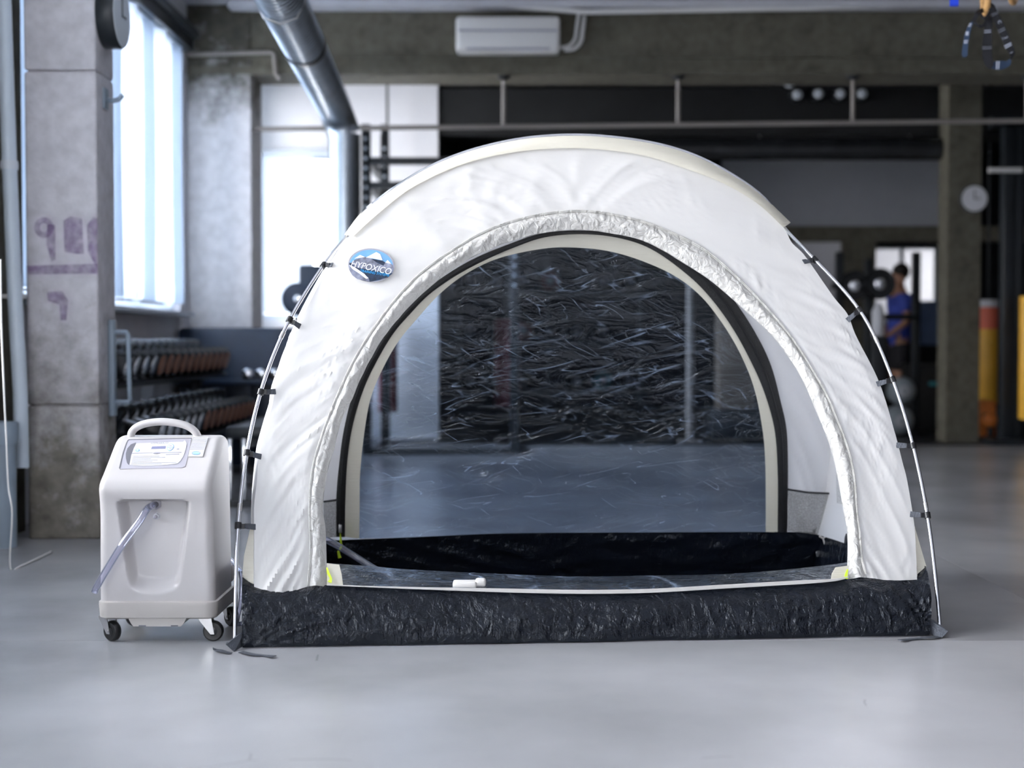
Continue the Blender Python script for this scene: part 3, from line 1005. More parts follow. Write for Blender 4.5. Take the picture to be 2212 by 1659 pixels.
for j in range(17):
    r = j / 16
    row = []
    for i in range(NZ):
        p = Or[i].lerp(rear(*zo[i]), r)
        t = i / (NZ - 1)
        d = .010 * ridge(t * 34 + r * 4) * math.sin(math.pi * r) + .008 * nz(t * 8, r * 2, 1) * math.sin(math.pi * r)
        row.append(p - TV * d)
    rows.append(row)
MB().grid(rows).build('rear_panel', 'fabric_in', tent)
door = MB().grid([[rear(zi[i][0] * (1 - r) + wc[i][0] * r, zi[i][1] * (1 - r) + wc[i][1] * r, -.004 - .003 * math.sin(math.pi * r)) for i in range(NZ)]
                  for r in [k / 6 for k in range(7)]]).build('rear_door_frame', 'cream', tent)
zp = MB().grid([[rear(zo[i][0] * (1 - r) + zi[i][0] * r, zo[i][1] * (1 - r) + zi[i][1] * r, -.008 - .004 * math.sin(math.pi * r)) for i in range(NZ)]
                for r in [k / 6 for k in range(7)]]).build('zipper_tape', 'zip', tent)
MB().tube([rear((zo[i][0] + zi[i][0]) / 2, (zo[i][1] + zi[i][1]) / 2, -.014) for i in range(NZ)], .0035, 6).build('zipper_coil', 'clip', zp)
MB().box(rear(735, 1142, -.02), (.012, .008, .034), bev=.003).build('zipper_slider', 'zinc', zp)
# window film
half = NZ // 2
rows = []
for i in range(half + 1):
    a, b = wc[i], wc[NZ - 1 - i]
    row = []
    for k in range(91):
        s = k / 90
        x, y = a[0] * (1 - s) + b[0] * s, a[1] * (1 - s) + b[1] * s
        e = math.sin(math.pi * s) * min(1, (half - i) / 6 + .05)
        d = .006 * nz(x / 130 + y / 90, y / 45, 4) * e + .004 * ridge((y + x * .25) / 38) * e * (.3 + abs(nz(x / 120, y / 120, 8)))
        row.append(rear(x, y, -.002 + d))
    rows.append(row)
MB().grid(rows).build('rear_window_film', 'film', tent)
MB().ribbon([rear(735, 1150, -.02), rear(736, 1168, -.022), rear(738, 1180, -.025), rear(731, 1192, -.025), rear(734, 1205, -.025)], TU, [.004, .008, .006, .008, .012], .003).build('zip_pull_cord', 'yellow_cord', tent)
MB().ribbon([rear(748, 1122, .01), rear(756, 1140, .012), rear(764, 1158, .012)], TU, [.012, .03, .02], .003).build('zip_pull_cord', 'yellow_cord', tent)

# mesh corner pockets inside the rear wall
for poly, trim in (([(1702, 1057), (1745, 1064), (1791, 1066), (1790, 1130), (1782, 1158), (1770, 1156), (1745, 1152), (1702, 1147)], [(1702, 1057), (1745, 1064), (1791, 1066)]),
                   ([(699, 1084), (727, 1080), (727, 1160), (699, 1163)], [(699, 1084), (727, 1080)])):
    o = MB().poly([rear(x, y, -.03) for x, y in poly]).build('mesh_pocket', 'mesh', tent, False)
    MB().tube([rear(x, y, -.034) for x, y in trim], .004, 6).build('pocket_binding', 'clip', o)
MB().tube([rear(1770, 1158, -.05), rear(1778, 1163, -.055), rear(1786, 1157, -.05)], .0035, 6).tube([rear(1778, 1163, -.055), rear(1783, 1180, -.06), rear(1787, 1205, -.08), rear(1788, 1228, -.09)], .003, 6).build('tie_cord', 'tag', tent)

# groundsheet tub
TOPF = [(524, 1246), (549, 1262), (600, 1268), (705, 1264), (830, 1270), (1047, 1277), (1240, 1281), (1400, 1279), (1560, 1271), (1699, 1263), (1796, 1257), (1868, 1249), (1934, 1247), (1981, 1246), (2000, 1226)]
top = [front(x, y, .010) for x, y in curve_px(TOPF, 200)]
nB = 200
rows = []
cL, cR = V3((0, 0, .02)), V3((0, 0, .02))
for j in range(31):
    s = j / 30
    row = []
    for i in range(nB):
        t = i / (nB - 1)
        bx, by = 524 + (2007 - 524) * t, 1399 + (1372 - 1399) * t
        bt = ground(bx, by + 1.5 * nz(t * 9, 3), .004)
        p = bt.lerp(top[i], s)
        e = math.sin(math.pi * min(1, s * 1.02)) ** .7
        # pleats pulled towards the two pole feet
        al = math.atan2(s * .2 + .02, t * 2.2 + .02)
        ar = math.atan2(s * .2 + .02, (1 - t) * 2.2 + .02)
        d = .026 * e + .012 * nz(t * 11, s * 2.2, 2) * e
        d += .022 * ridge(al * 6 + 2) * e * math.exp(-t * 7) + .020 * ridge(ar * 6 + 5) * e * math.exp(-(1 - t) * 7)
        d += .006 * ridge(s * 2.0 + t * 3.0 + nz(t * 5) * .9) * e + .004 * nz(t * 60, s * 9, 5) * e
        row.append(p + FN * d)
    rows.append(row)
MB().grid(rows).build('groundsheet_wall', 'tarp', tent)
# side and rear tub walls + floor
zt = .19
lf, rf = local(top[0]), local(top[-1])
for u0, u1, sg in ((local(ground(526, 1396)).x, lf.x, -1), (local(ground(2006, 1372)).x, rf.x, 1)):
    rows = []
    for j in range(13):
        s = j / 12
        row = []
        for i in range(40):
            t = i / 39
            p = world(u0 + (u1 - u0) * s + sg * .02 * math.sin(math.pi * s) * math.sin(math.pi * t), t * TD, .004)
            v0, v1 = 0.0, TD
            v0 += (lf.y if sg < 0 else rf.y) * s
            v1 -= (lf.y if sg < 0 else rf.y) * s
            z = .004 + (lf.z if sg < 0 else rf.z) * s
            row.append(world(u0 + (u1 - u0) * s + sg * .012 * nz(t * 9, s * 3) * math.sin(math.pi * t), v0 + (v1 - v0) * t, z))
        rows.append(row)
    MB().grid(rows).build('groundsheet_wall', 'tarp', tent)
RT = [(640, 1172), (705, 1168), (900, 1160), (1100, 1152), (1400, 1150), (1650, 1149), (1791, 1150), (1840, 1150)]
rt = [rear(x, y, -.006) for x, y in curve_px(RT, 90)]
u_a, u_b = .02, TW - .02
rt = [world(u_a + .05, TD - lean(.2), .215)] + rt + [world(u_b - .05, TD - lean(.2), .215)]
rt = resample(rt, 120)
rows = []
for j in range(21):
    s = j / 20
    row = []
    for i in range(120):
        t = i / 119
        b_ = world(u_a + (u_b - u_a) * t, TD - .02, .006)
        p = b_.lerp(rt[i], s)
        e = math.sin(math.pi * s)
        d = .014 * nz(t * 14, s * 3, 6) * e + .016 * ridge(t * 9 + s * 2.5) * e
        row.append(p - TV * d)
    rows.append(row)
MB().grid(rows).build('groundsheet_wall', 'tarp', tent)
rows = []
for j in range(30):
    s = j / 29
    rows.append([world(.02 + (TW - .04) * i / 69, .01 + (TD - .03) * s, .006 + .014 * max(0, nz(i / 5, s * 7, 3)) * math.sin(math.pi * s) ** .4 + .02 * max(0, ridge(i / 9 + s)) * (1 if s > .75 else .2)) for i in range(70)])
MB().grid(rows).build('groundsheet', 'tarp', tent)

# clear front door lying folded over the tub edge
PF = [(706, 1263), (830, 1268), (1047, 1274), (1240, 1278), (1400, 1276), (1560, 1267), (1699, 1259), (1796, 1253), (1832, 1246)]
PB = [(706, 1216), (800, 1223), (900, 1231), (1050, 1238), (1240, 1245), (1400, 1243), (1560, 1240), (1699, 1230), (1800, 1219), (1832, 1214)]
pf = [front(x, y, -.004) for x, y in curve_px(PF, 110)]
pb = [front(x, y, .16) for x, y in curve_px(PB, 110)]
rows = []
for j in range(17):
    s = j / 16
    rows.append([pf[i].lerp(pb[i], s) + V3((0, 0, 1)) * (.018 * math.sin(math.pi * s) * (.4 + .8 * nz(i / 9, s * 2)) + .006 * ridge(i / 6 + s * 3) * math.sin(math.pi * s)) for i in range(110)])
for j in range(1, 8):
    s = j / 7
    rows.append([pb[i].lerp(world(local(pb[i]).x, .36, .03), s) + TV * .03 * math.sin(math.pi * s) + V3((0, 0, .006 * nz(i / 4, s * 3))) for i in range(110)])
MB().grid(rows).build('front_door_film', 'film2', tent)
wd = [.003 + .009 * min(1, max(0, (i - 8) / 30)) * min(1, (109 - i) / 14 + .3) for i in range(110)]
MB().ribbon([front(x, y, -.010) + FN * .004 for x, y in curve_px([(x, y + 1) for x, y in PF], 110)], V3((0, 0, 1)), wd, .003).build('door_binding', 'tag', tent)
for pts in ([(706, 1217), (733, 1220), (738, 1240), (741, 1264), (706, 1263)], [(1833, 1222), (1805, 1226), (1797, 1240), (1795, 1254), (1833, 1248)]):
    MB().poly([front(x, y, -.006) for x, y in pts], TV * .003).build('door_corner', 'cream', tent, False)
MB().ribbon([front(706, 1226, -.012), front(709, 1238, -.014), front(715, 1250, -.014), front(712, 1258, -.014)], TU, [.004, .008, .007, .013], .003).build('zip_pull_cord', 'yellow_cord', tent)
MB().ribbon([front(1831, 1230, -.012), front(1828, 1240, -.014), front(1827, 1250, -.014)], TU, [.004, .008, .011], .003).build('zip_pull_cord', 'yellow_cord', tent)
# folded white tape lying under the film
c0 = front(1004, 1262, .03)
tg = MB().box(c0 + V3((0, 0, .0)), (.075, .05, .022), bev=.006)
tg.box(c0 + V3((.05, .01, .004)), (.035, .045, .024), bev=.008)
tg.build('folded_tape', 'tag', tent)

# webbing feet and loose strap tails
for (cx, cy, sg) in ((507, 1385, -1), (2031, 1356, 1)):
    g = ground(cx, cy + 22)
    apex = front(cx, cy - 12, -.035)
    tipo = g + TU * sg * .024 + V3((0, 0, .022))
    tin = world(local(g).x - sg * .028, .004, .055)
    tinb = world(local(g).x - sg * .022, .004, .004)
    low = g - TV * .006 + V3((0, 0, .001))
    mb = MB()
    mb.poly([tipo, tin, apex.lerp(tin, .4)], TV * .003)
    mb.poly([tipo, low, tinb, tin], TV * -.003)
    mb.poly([tipo, low, low + TV * .03, tipo + TV * .03], TU * sg * .003)
    ft = mb.build('foot_webbing', 'web', tent, False)
    if sg < 0:
        tails = [[(500, 1411), (482, 1407), (468, 1404), (460, 1401)], [(520, 1408), (545, 1413), (570, 1416), (592, 1418)]]
    else:
        tails = [[(2030, 1376), (2005, 1377), (1975, 1380), (1944, 1383)]]
    for tl in tails:
        ps = [ground(x, y, .003 + .004 * (k % 2)) for k, (x, y) in enumerate(tl)]
        MB().ribbon(catmull([tuple(p) for p in ps], 4), TV, .017, .002).build('strap_tail', 'web', tent)
# translucent shadowed lower bands (sewn-on mud flaps) of the front
for pts in ([(556, 1150), (660, 1146), (663, 1250), (600, 1268), (560, 1255)], [(1868, 1120), (1968, 1124), (1974, 1240), (1905, 1240), (1880, 1240)]):
    pass

# badge on the front panel
BX, BY = 802, 573
badge = MB()
N_ = 48


def el(rx, ry, off, dx=0, dy=0):
    return [front(BX + dx + rx * math.cos(2 * math.pi * k / N_), BY + dy + ry * math.sin(2 * math.pi * k / N_) + .03 * rx * math.cos(2 * math.pi * k / N_), off) for k in range(N_)]


bo = MB().poly(el(50, 36.5, -.016), TV * .003).build('badge', 'silver', tent, False)
MB().poly(el(47, 33.5, -.0172)).build('badge_sky', 'sky_print', bo, False)


def bz(x, y):       # badge zoom pixels to photo pixels
    return (700 + x / 11.06, 500 + y / 11.06)


def badge_poly(nm, m_, pts, off):
    MB().poly([front(*bz(x, y), off) for x, y in pts]).build(nm, m_, bo, False)


badge_poly('badge_rock', 'rock', [(620, 760), (760, 660), (860, 640), (960, 600), (1100, 640), (1300, 700), (1420, 760), (1520, 700), (1640, 800), (1670, 880), (1650, 960), (1580, 1050), (1400, 1140), (1080, 1190), (800, 1140), (680, 1050), (610, 930)], -.0180)
badge_poly('badge_snow', 'snow', [(1000, 620), (1250, 490), (1340, 540), (1400, 690), (1200, 650)], -.0186)
badge_poly('badge_snow', 'snow', [(720, 650), (860, 560), (980, 610), (860, 630)], -.0186)
badge_poly('badge_snow', 'snow', [(1460, 740), (1520, 680), (1600, 770), (1520, 760)], -.0186)
badge_poly('badge_shade', 'rock_dark', [(1130, 650), (1400, 700), (1460, 740), (1420, 820), (1250, 740)], -.0188)
badge_poly('badge_shade', 'rock_dark', [(740, 850), (900, 880), (1640, 1000), (1560, 1070), (1330, 1150), (1090, 1195), (1060, 1100)], -.0188)
badge_poly('badge_shade', 'rock_dark', [(610, 740), (660, 770), (760, 850), (700, 830), (600, 790)], -.0188)
badge_poly('badge_glacier', 'snow', [(600, 800), (720, 850), (960, 1010), (1060, 1120), (1000, 1130), (850, 1010), (680, 900)], -.0190)


def badge_text(body, cx, cy, wd, ht, ang, m_, off):
    vs, fs = text_mesh(body)
    x0, x1 = min(v[0] for v in vs), max(v[0] for v in vs)
    y0, y1 = min(v[1] for v in vs), max(v[1] for v in vs)
    ca, sa = math.cos(ang), math.sin(ang)
    out = []
    for x, y in vs:
        X = ((x - x0) / (x1 - x0) - .5) * wd
        Y = -((y - y0) / (y1 - y0) - .5) * ht
        X -= Y * .2
        out.append(front(*bz(cx + X * ca - Y * sa, cy + X * sa + Y * ca), off))
    MB().add(out, fs).build('badge_lettering', m_, bo, False)


badge_text('HYPOXICO', 1135, 862, 960, 150, math.radians(12), 'snow', -.0196)
badge_text('TRAINING SYSTEMS', 1210, 990, 700, 62, math.radians(9.5), 'blue_print', -.0194)

# hose leading into the tent
hz_ = [rear(690, 1160, -.45), rear(720, 1174, -.45), rear(770, 1204, -.50), rear(808, 1228, -.58), rear(850, 1250, -.66)]
tag(MB().tube(catmull([tuple(p) for p in hz_], 6), .0125, 12).build('air_hose', 'tube'), 'clear air hose lying inside the white tent doorway', 'hose')

# ================================================================== OXYGEN CONCENTRATOR
GX, GY = (334 - CX) / FPX * 4.40, 4.40
con = thing('oxygen_concentrator', 'beige wheeled oxygen concentrator with arched carry handle', 'medical device', (GX, GY + .15, 0))
HW = .180
prof = [(.004, .127), (.001, .20), (-.001, .30), (-.003, .40), (-.010, .445), (-.018, .465), (-.020, .488), (-.010, .508), (.008, .520), (.03, .532), (.15, .610), (.176, .626), (.20, .634), (.25, .634), (.276, .622), (.285, .59), (.290, .45), (.292, .30), (.292, .127)]
# densify
pp = []
for a, b in zip(prof, prof[1:]):
    n = max(1, int((V3((*b, 0)) - V3((*a, 0))).length / .006))
    for k in range(n):
        pp.append((a[0] + (b[0] - a[0]) * k / n, a[1] + (b[1] - a[1]) * k / n))
pp.append(prof[-1])
for _ in range(6):
    pp = [pp[0]] + [((pp[i - 1][0] + 2 * pp[i][0] + pp[i + 1][0]) / 4, (pp[i - 1][1] + 2 * pp[i][1] + pp[i + 1][1]) / 4) for i in range(1, len(pp) - 1)] + [pp[-1]]
nP = len(pp)
norm = []
for i in range(nP):
    a, b = pp[max(0, i - 1)], pp[min(nP - 1, i + 1)]
    t = V3((b[0] - a[0], b[1] - a[1], 0)).normalized()
    norm.append((t.y, -t.x))     # pointing inwards (front surface: +Y)


def sstep(a, b, x):
    x = min(1, max(0, (x - a) / (b - a)))
    return x * x * (3 - 2 * x)


def scoop(x, y, z):
    if y > .05:
        return 0
    xc = x + .006
    k = (z - .16) / (.445 - .16)
    if k < -.3 or k > 1.2:
        return 0
    hw = .072 + .040 * max(0, min(1, k))
    zb = .150 + .018 * (xc / hw) ** 2
    ztop = .446 - .006 * (xc / hw) ** 2
    side = sstep(hw + .008, hw - .020, abs(xc))
    low = sstep(zb, zb + .05, z)
    hi = 1 - sstep(ztop - .004, ztop + .006, z)
    return .058 * side * low * hi * (.50 + .50 * max(0, min(1, k)))


rr = .026
xsl = []
for k in range(9):
    a = math.pi / 2 * k / 8
    xsl.append((-HW + rr * (1 - math.sin(a)) if k else -HW + 0, rr * (1 - math.cos(math.pi / 2 - a)) if k else rr))
xsl = []
for k in range(9):
    a = math.pi / 2 * k / 8
    xsl.append((-HW + rr * (1 - math.cos(a)), rr * (1 - math.sin(a))))
mids = [(-HW + rr + (2 * HW - 2 * rr) * k / 84, 0.0) for k in range(1, 84)]
xsl = xsl + mids + [(-x, i) for x, i in reversed(xsl)]
rings = []
for x, ins in xsl:
    ring = []
    for (y, z), (ny, nz_) in zip(pp, norm):
        Y = y + ny * ins * (1 if z > .13 else 1)
        Z = z + (nz_ * ins if z > .14 else 0)
        Y += scoop(x, y, z)
        taper = 1 - .030 * max(0, (z - .15) / .5)
        ring.append(V3((GX + x * taper, GY + Y, Z)))
    rings.append(ring)
mb = MB()
mb.loft(rings, True, True)
body = mb.build('body', 'plastic', con)
# base skirt
mb = MB()


def rrect(hx, y0, y1, r, z):
    out = []
    for cx_, cy_, a0 in ((hx - r, y1 - r, 0), (-hx + r, y1 - r, 90), (-hx + r, y0 + r, 180), (hx - r, y0 + r, 270)):
        for k in range(7):
            a = math.radians(a0 + 15 * k)
            out.append(V3((GX + cx_ + r * math.cos(a), GY + cy_ + r * math.sin(a), z)))
    return out


mb.loft([rrect(.178, .012, .30, .03, .074), rrect(.184, -.002, .312, .036, .080), rrect(.187, -.007, .316, .038, .12), rrect(.186, -.006, .315, .038, .128), rrect(.180, 0, .308, .034, .132)])
mb.poly([V3((GX + x, GY + .004, z)) for x, z in ((-.092, .082), (-.080, .060), (-.074, .052), (.074, .052), (.082, .060), (.094, .082))], (0, .26, 0))
mb.build('base_skirt', 'plastic2', con)
for x in (-.045, .055):
    MB().box((GX + x, GY + .0025, .054), (.022, .004, .004)).build('base_slot', 'pdark', con, False)
# rear power inlet ledge
MB().box((GX + .15, GY + .305, .17), (.06, .05, .06), bev=.012).build('rear_ledge', 'plastic2', con)

# handle
hp = [(283, 947), (284, 936), (291, 926), (305, 918), (325, 913), (350, 911), (376, 913), (398, 918), (414, 926), (424, 936), (428, 947)]
hpts = [at(x, y, GY + .205) for x, y in catmull(hp, 5)]
MB().tube(hpts, .0120, 14, ry=.0165, up=(0, 0, 1)).build('carry_handle', 'plastic', con)

# sloped control panel: plane through the profile's straight run
s0, s1 = V3((GX, GY + .035, .5355)), V3((GX, GY + .145, .607))
sd = (s1 - s0).normalized()
SN = V3((0, -sd.z, sd.y))


def slope(x, y, off=0.0):
    r = ray(x, y)
    o = s0 + SN * off
    return CAM + r * ((o - CAM).dot(SN) / r.dot(SN))


def cz(x, y):
    return (240 + x / 10.05, 900 + y / 10.05)


def cpoly(nm, m_, pts, off, parent=None, thick=.0012):
    return MB().poly([slope(*cz(x, y), off) for x, y in pts], -SN * thick).build(nm, m_, parent or con, False)


cp = cpoly('control_panel', 'pgrey', [(400, 500), (1000, 480), (1740, 470), (1700, 700), (1610, 1080), (1540, 1105), (900, 1120), (190, 1135), (185, 1100), (280, 760), (340, 580), (370, 515)], .0015, thick=.003)
cpoly('panel_shadow_gap', 'pdark', [(395, 490), (1755, 462), (1755, 472), (400, 503), (370, 518), (340, 583), (280, 765), (192, 1130), (170, 1115), (250, 780), (325, 570), (360, 505)], .0022, cp)
cpoly('grip_recess', 'pdark', [(540, 560), (430, 600), (350, 690), (318, 800), (320, 900), (345, 1000), (385, 1045), (440, 820), (490, 680), (540, 590)], .0028, cp)
fp = cpoly('faceplate', 'label', [(545, 582), (1100, 555), (1560, 548), (1600, 512), (1640, 580), (1620, 700), (1570, 850), (1500, 960), (1440, 1015), (1200, 1045), (900, 1062), (640, 1062), (400, 1046), (440, 830), (490, 690)], .0030, cp)
cpoly('display', 'lcd', [(890, 648), (1187, 636), (1176, 690), (868, 696)], .0040, cp)
cpoly('divider', 'ink_pale', [(450, 786), (900, 778), (900, 788), (448, 798)], .0040, cp)
cpoly('divider', 'ink_pale', [(1080, 774), (1530, 764), (1528, 776), (1080, 784)], .0040, cp)
cpoly('emblem', 'pgrey', [(905, 790), (940, 768), (1000, 758), (1060, 764), (1085, 780), (1060, 796), (1000, 806), (940, 804)], .0042, cp)
cpoly('emblem_core', 'ink', [(920, 792), (1060, 784), (1000, 803)], .0048, cp)


def cell(cx_, cy_, rx, ry, tilt=.0, n=20):
    return [(cx_ + rx * math.cos(2 * math.pi * k / n) - tilt * ry * math.sin(2 * math.pi * k / n), cy_ + ry * math.sin(2 * math.pi * k / n)) for k in range(n)]


bt = cpoly('button', 'ink_blue', cell(1288, 660, 70, 76, .25), .0042, cp)
cpoly('button_face', 'label', cell(1288, 660, 60, 66, .25), .0048, cp)
cpoly('button_line', 'ink_blue', [(1225, 662), (1350, 656), (1350, 662), (1225, 668)], .0054, cp)
for yy in (625, 690):
    cpoly('button_legend', 'ink_pale', [(1262, yy), (1318, yy - 3), (1316, yy + 9), (1260, yy + 12)], .0054, cp)
cpoly('indicator_mark', 'ink_blue', cell(572, 724, 46, 28, .2), .0042, cp)
cpoly('indicator_mark', 'label', cell(572, 724, 26, 16, .2), .0048, cp)
cpoly('printed_line', 'ink_pale', [(1425, 690), (1480, 686), (1476, 706), (1421, 710)], .0042, cp)
for k in range(7):
    y = 850 + 28 * k
    x0_, x1_ = 470 - k * 6, [1050, 1180, 870, 1010, 900, 1420, 1100][k]
    cpoly('printed_line', 'ink_pale', [(x0_, y + 6), (x1_, y), (x1_, y + 5), (x0_, y + 11)], .0040, cp)
cpoly('printed_line', 'ink_pale', [(1190, 812), (1480, 802), (1478, 814), (1188, 824)], .0040, cp)
vs, fs = text_mesh('HYPOXICO')
x0_, x1_ = min(v[0] for v in vs), max(v[0] for v in vs)
y0_, y1_ = min(v[1] for v in vs), max(v[1] for v in vs)
MB().add([slope(*cz(870 + 370 * (x - x0_) / (x1_ - x0_), 602 - 42 * (y - y0_) / (y1_ - y0_) - 16 * (x - x0_) / (x1_ - x0_)), .0042) for x, y in vs], fs).build('panel_lettering', 'ink', cp, False)
stk = cpoly('sticker', 'label', [(1800, 435), (2112, 430), (2030, 710), (1985, 865), (1672, 865), (1700, 720)], .0026)
for k in range(9):
    y = 450 + 31 * k
    sl = -.30
    cpoly('sticker_line', 'ink_pale', [(1790 + sl * (y - 440), y), (2100 + sl * (y - 440), y - 4), (2098 + sl * (y - 440), y + 5), (1788 + sl * (y - 440), y + 9)], .0034, stk)
cpoly('sticker_logo', 'ink_pale', cell(1846, 790, 98, 42), .0034, stk)
cpoly('sticker_logo', 'ink_blue', cell(1846, 790, 84, 33), .0040, stk)
cpoly('sticker_logo', 'label', [(1770, 784), (1925, 776), (1920, 786), (1772, 794)], .0046, stk)

# outlet fittings in the scoop
for (x, y, r1, nm, m_) in ((330, 1093, .0165, 'outlet_port', 'pgrey'), (331, 1119, .0095, 'test_port', 'label')):
    q = at(x, y, GY)
    yy = GY + scoop(q.x - GX, 0, q.z) + .002
    q = V3((q.x, yy, q.z))
    o = MB().lathe([(r1 * 1.25, 0), (r1 * 1.25, -.006), (r1, -.007), (r1, -.018), (r1 * .7, -.020)], q, (0, 1, 0), 6 if nm == 'outlet_port' else 6).build(nm, m_, con)
    MB().lathe([(r1 * .55, -.018), (r1 * .6, -.034), (r1 * .35, -.036)], q, (0, 1, 0), 14).build('barb', 'pdark' if nm == 'outlet_port' else 'pgrey', o)
# hanging clear tube
hq = at(328, 1093, GY)
tp = [V3((hq.x, GY + .012, hq.z)), V3((hq.x - .01, GY - .018, hq.z - .008)), at(300, 1128, GY - .035), at(262, 1180, GY - .045), at(230, 1232, GY - .04), at(210, 1266, GY - .035), at(204, 1279, GY - .033)]
tag(MB().tube(catmull([tuple(p) for p in tp], 8), .0115, 14).build('clear_tube', 'tube'), 'short clear plastic tube hanging from the beige concentrator outlet', 'tube')
# second hose from the back of the machine to the tent corner
hp2 = [V3((GX + .165, GY + .325, .175)), at(494, 1207, GY + .33), at(510, 1222, GY + .30), at(522, 1246, GY + .26), at(520, 1300, GY + .24), at(512, 1345, GY + .24), at(540, 1372, GY + .30)]
hp2[-1] = ground(527, 1345, .012)
tag(MB().tube(catmull([tuple(p) for p in hp2], 8), .008, 10).build('supply_hose', 'tube'), 'clear hose curving from concentrator towards the tent corner', 'hose')

# casters
for (x, y, yy, ang) in ((243, 1368, GY + .035, -.25), (461, 1363, GY + .035, .35), (500, 1334, GY + .27, -.5), (292, 1338, GY + .27, .3)):
    c = at(x, y, yy)
    c.z = .0325
    R = Matrix.Rotation(ang, 3, 'Z')
    ax = R @ V3((.35, 1, 0)).normalized()
    cs = MB().lathe([(.013, -.012), (.027, -.0125), (.0315, -.008), (.0325, 0), (.0315, .008), (.027, .0125), (.013, .012)], c, ax, 28).build('caster_wheel', 'tyre', con)
    MB().lathe([(.006, -.016), (.014, -.0135), (.014, .0135), (.006, .016)], c, ax, 16).build('hub', 'iron', cs)
    MB().cyl(c - ax * .021, c + ax * .021, .0045, 10).build('axle', 'zinc', cs)
    fw = ax.cross(V3((0, 0, 1))).normalized()
    sgn = -1 if fw.x < 0 else 1
    fw = fw * sgn * -1
    for s_ in (-1, 1):
        o_ = c + ax * .0165 * s_
        pl = [o_ + V3((0, 0, -.008)) + fw * -.006, o_ + V3((0, 0, -.008)) + fw * .006, o_ + V3((0, 0, .038)) + fw * .042, o_ + V3((0, 0, .046)) + fw * .042, o_ + V3((0, 0, .046)) + fw * .004]
        MB().poly(pl, ax * .002 * s_).build('fork', 'zinc', con, False)
    MB().box(c + fw * .022 + V3((0, 0, .047)), (.036, .036, .006), Matrix.Rotation(ang, 3, 'Z')).build('top_plate', 'zinc', con, False)

# ================================================================== LEFT SIDE FITTINGS
# pipes at the wall
pp_ = thing('wall_pipe', 'pale blue-grey vertical pipe running beside the graffiti column', 'pipe', at(30, 1150, 6.62))
MB().tube([at(2, -40, 6.62), at(8, 0, 6.62), at(20, 350, 6.62), at(32, 640, 6.62), at(44, 850, 6.62), at(47, 1010, 6.62)], .034, 16).build('pipe_run', 'pipe', pp_)
MB().lathe([(.040, -.02), (.042, 0), (.040, .02)], at(20, 357, 6.62), (0, 0, 1), 16).build('pipe_collar', 'frame', pp_)
MB().box(at(30, 640, 6.68), (.10, .06, .02)).build('pipe_bracket', 'zinc', pp_, False)
p2 = thing('drain_pipe', 'thick grey-blue drain pipe stub standing on the floor by the wall', 'pipe', ground(12, 1180))
g = ground(10, 1182)
MB().cyl(g, V3((g.x, g.y, .50)), .055, 18).build('pipe_run', 'blue_steel', p2)
MB().lathe([(.062, .47), (.066, .49), (.066, .56), (.060, .575)], V3((g.x, g.y, 0)), (0, 0, 1), 18).build('pipe_socket', 'blue_steel', p2)
tag(MB().tube(catmull([tuple(at(x, y, 5.7)) for x, y in ((1, 560), (3, 700), (9, 850), (14, 960), (18, 1050), (26, 1110))] + [tuple(ground(22, 1225, .012)), tuple(ground(46, 1222, .008)), tuple(ground(110, 1192, .008))], 6), .004, 8).build('white_cable', 'white_paint'),
    'thin white cable trailing down the pipes to the floor', 'cable')
# graffiti strokes on the column face
FY = 6.735


def stroke(pts, wdt):
    MB().ribbon(catmull([tuple(at(x, y, FY)) for x, y in pts], 4), V3((1, 0, .6)), wdt, .002).build('graffiti', 'graf', c1, False)


gpx = lambda x, y: (x / 2.37, y / 2.37)
loop = [gpx(225 + 42 * math.cos(a), 1165 + 45 * math.sin(a)) for a in [2 * math.pi * k / 14 for k in range(15)]]
cen = [at(x, y, FY) for x, y in loop]
mb = MB()
n = len(cen)
cc = at(*gpx(225, 1165), FY)
for k in range(n - 1):
    a, b = cen[k], cen[k + 1]
    mb.poly([cc.lerp(a, .5), cc.lerp(a, 1.2), cc.lerp(b, 1.2), cc.lerp(b, .5)])
mb.build('graffiti', 'graf', c1, False)
for poly in ([(240, 1150), (282, 1150), (285, 1330), (262, 1340), (238, 1250)], [(325, 1130), (360, 1108), (420, 1120), (430, 1300), (395, 1300), (330, 1290)],
             [(445, 1150), (478, 1110), (500, 1120), (500, 1380), (450, 1290)], [(135, 1360), (500, 1350), (500, 1400), (140, 1405)],
             [(240, 1495), (320, 1490), (350, 1540), (340, 1640), (310, 1640), (305, 1560), (245, 1540)]):
    MB().poly([at(*gpx(x, y), FY) for x, y in poly]).build('graffiti', 'graf', c1, False)

# clock on the column's inner face
ck = thing('wall_clock', 'round black drum clock mounted edge-on on the graffiti column', 'clock', (-1.96, 6.9, 2.46))
cc = V3((-1.96, 6.88, 2.50))
MB().lathe([(.15, 0), (.156, .01), (.156, .075), (.150, .085)], cc, (1, 0, 0), 32).build('case', 'black_steel', ck)
MB().lathe([(.146, .084), (.146, .088)], cc, (1, 0, 0), 32).build('dial', 'lamp', ck)
MB().box(cc + V3((.09, .0, .04)), (.004, .008, .09)).box(cc + V3((.09, .03, .0)), (.004, .07, .008)).build('hand', 'clip', ck, False)
# hook plate
hk = thing('wall_hook', 'grey steel hook plate screwed to the graffiti column', 'hook', (-1.96, 6.9, 2.1))
MB().box((-1.955, 6.88, 2.105), (.012, .07, .10), bev=.003).build('plate', 'blue_steel', hk)
MB().tube(catmull([(-1.95, 6.88, 2.10), (-1.92, 6.87, 2.095), (-1.885, 6.86, 2.10), (-1.865, 6.855, 2.12)], 5), .012, 8).build('hook_arm', 'blue_steel', hk)
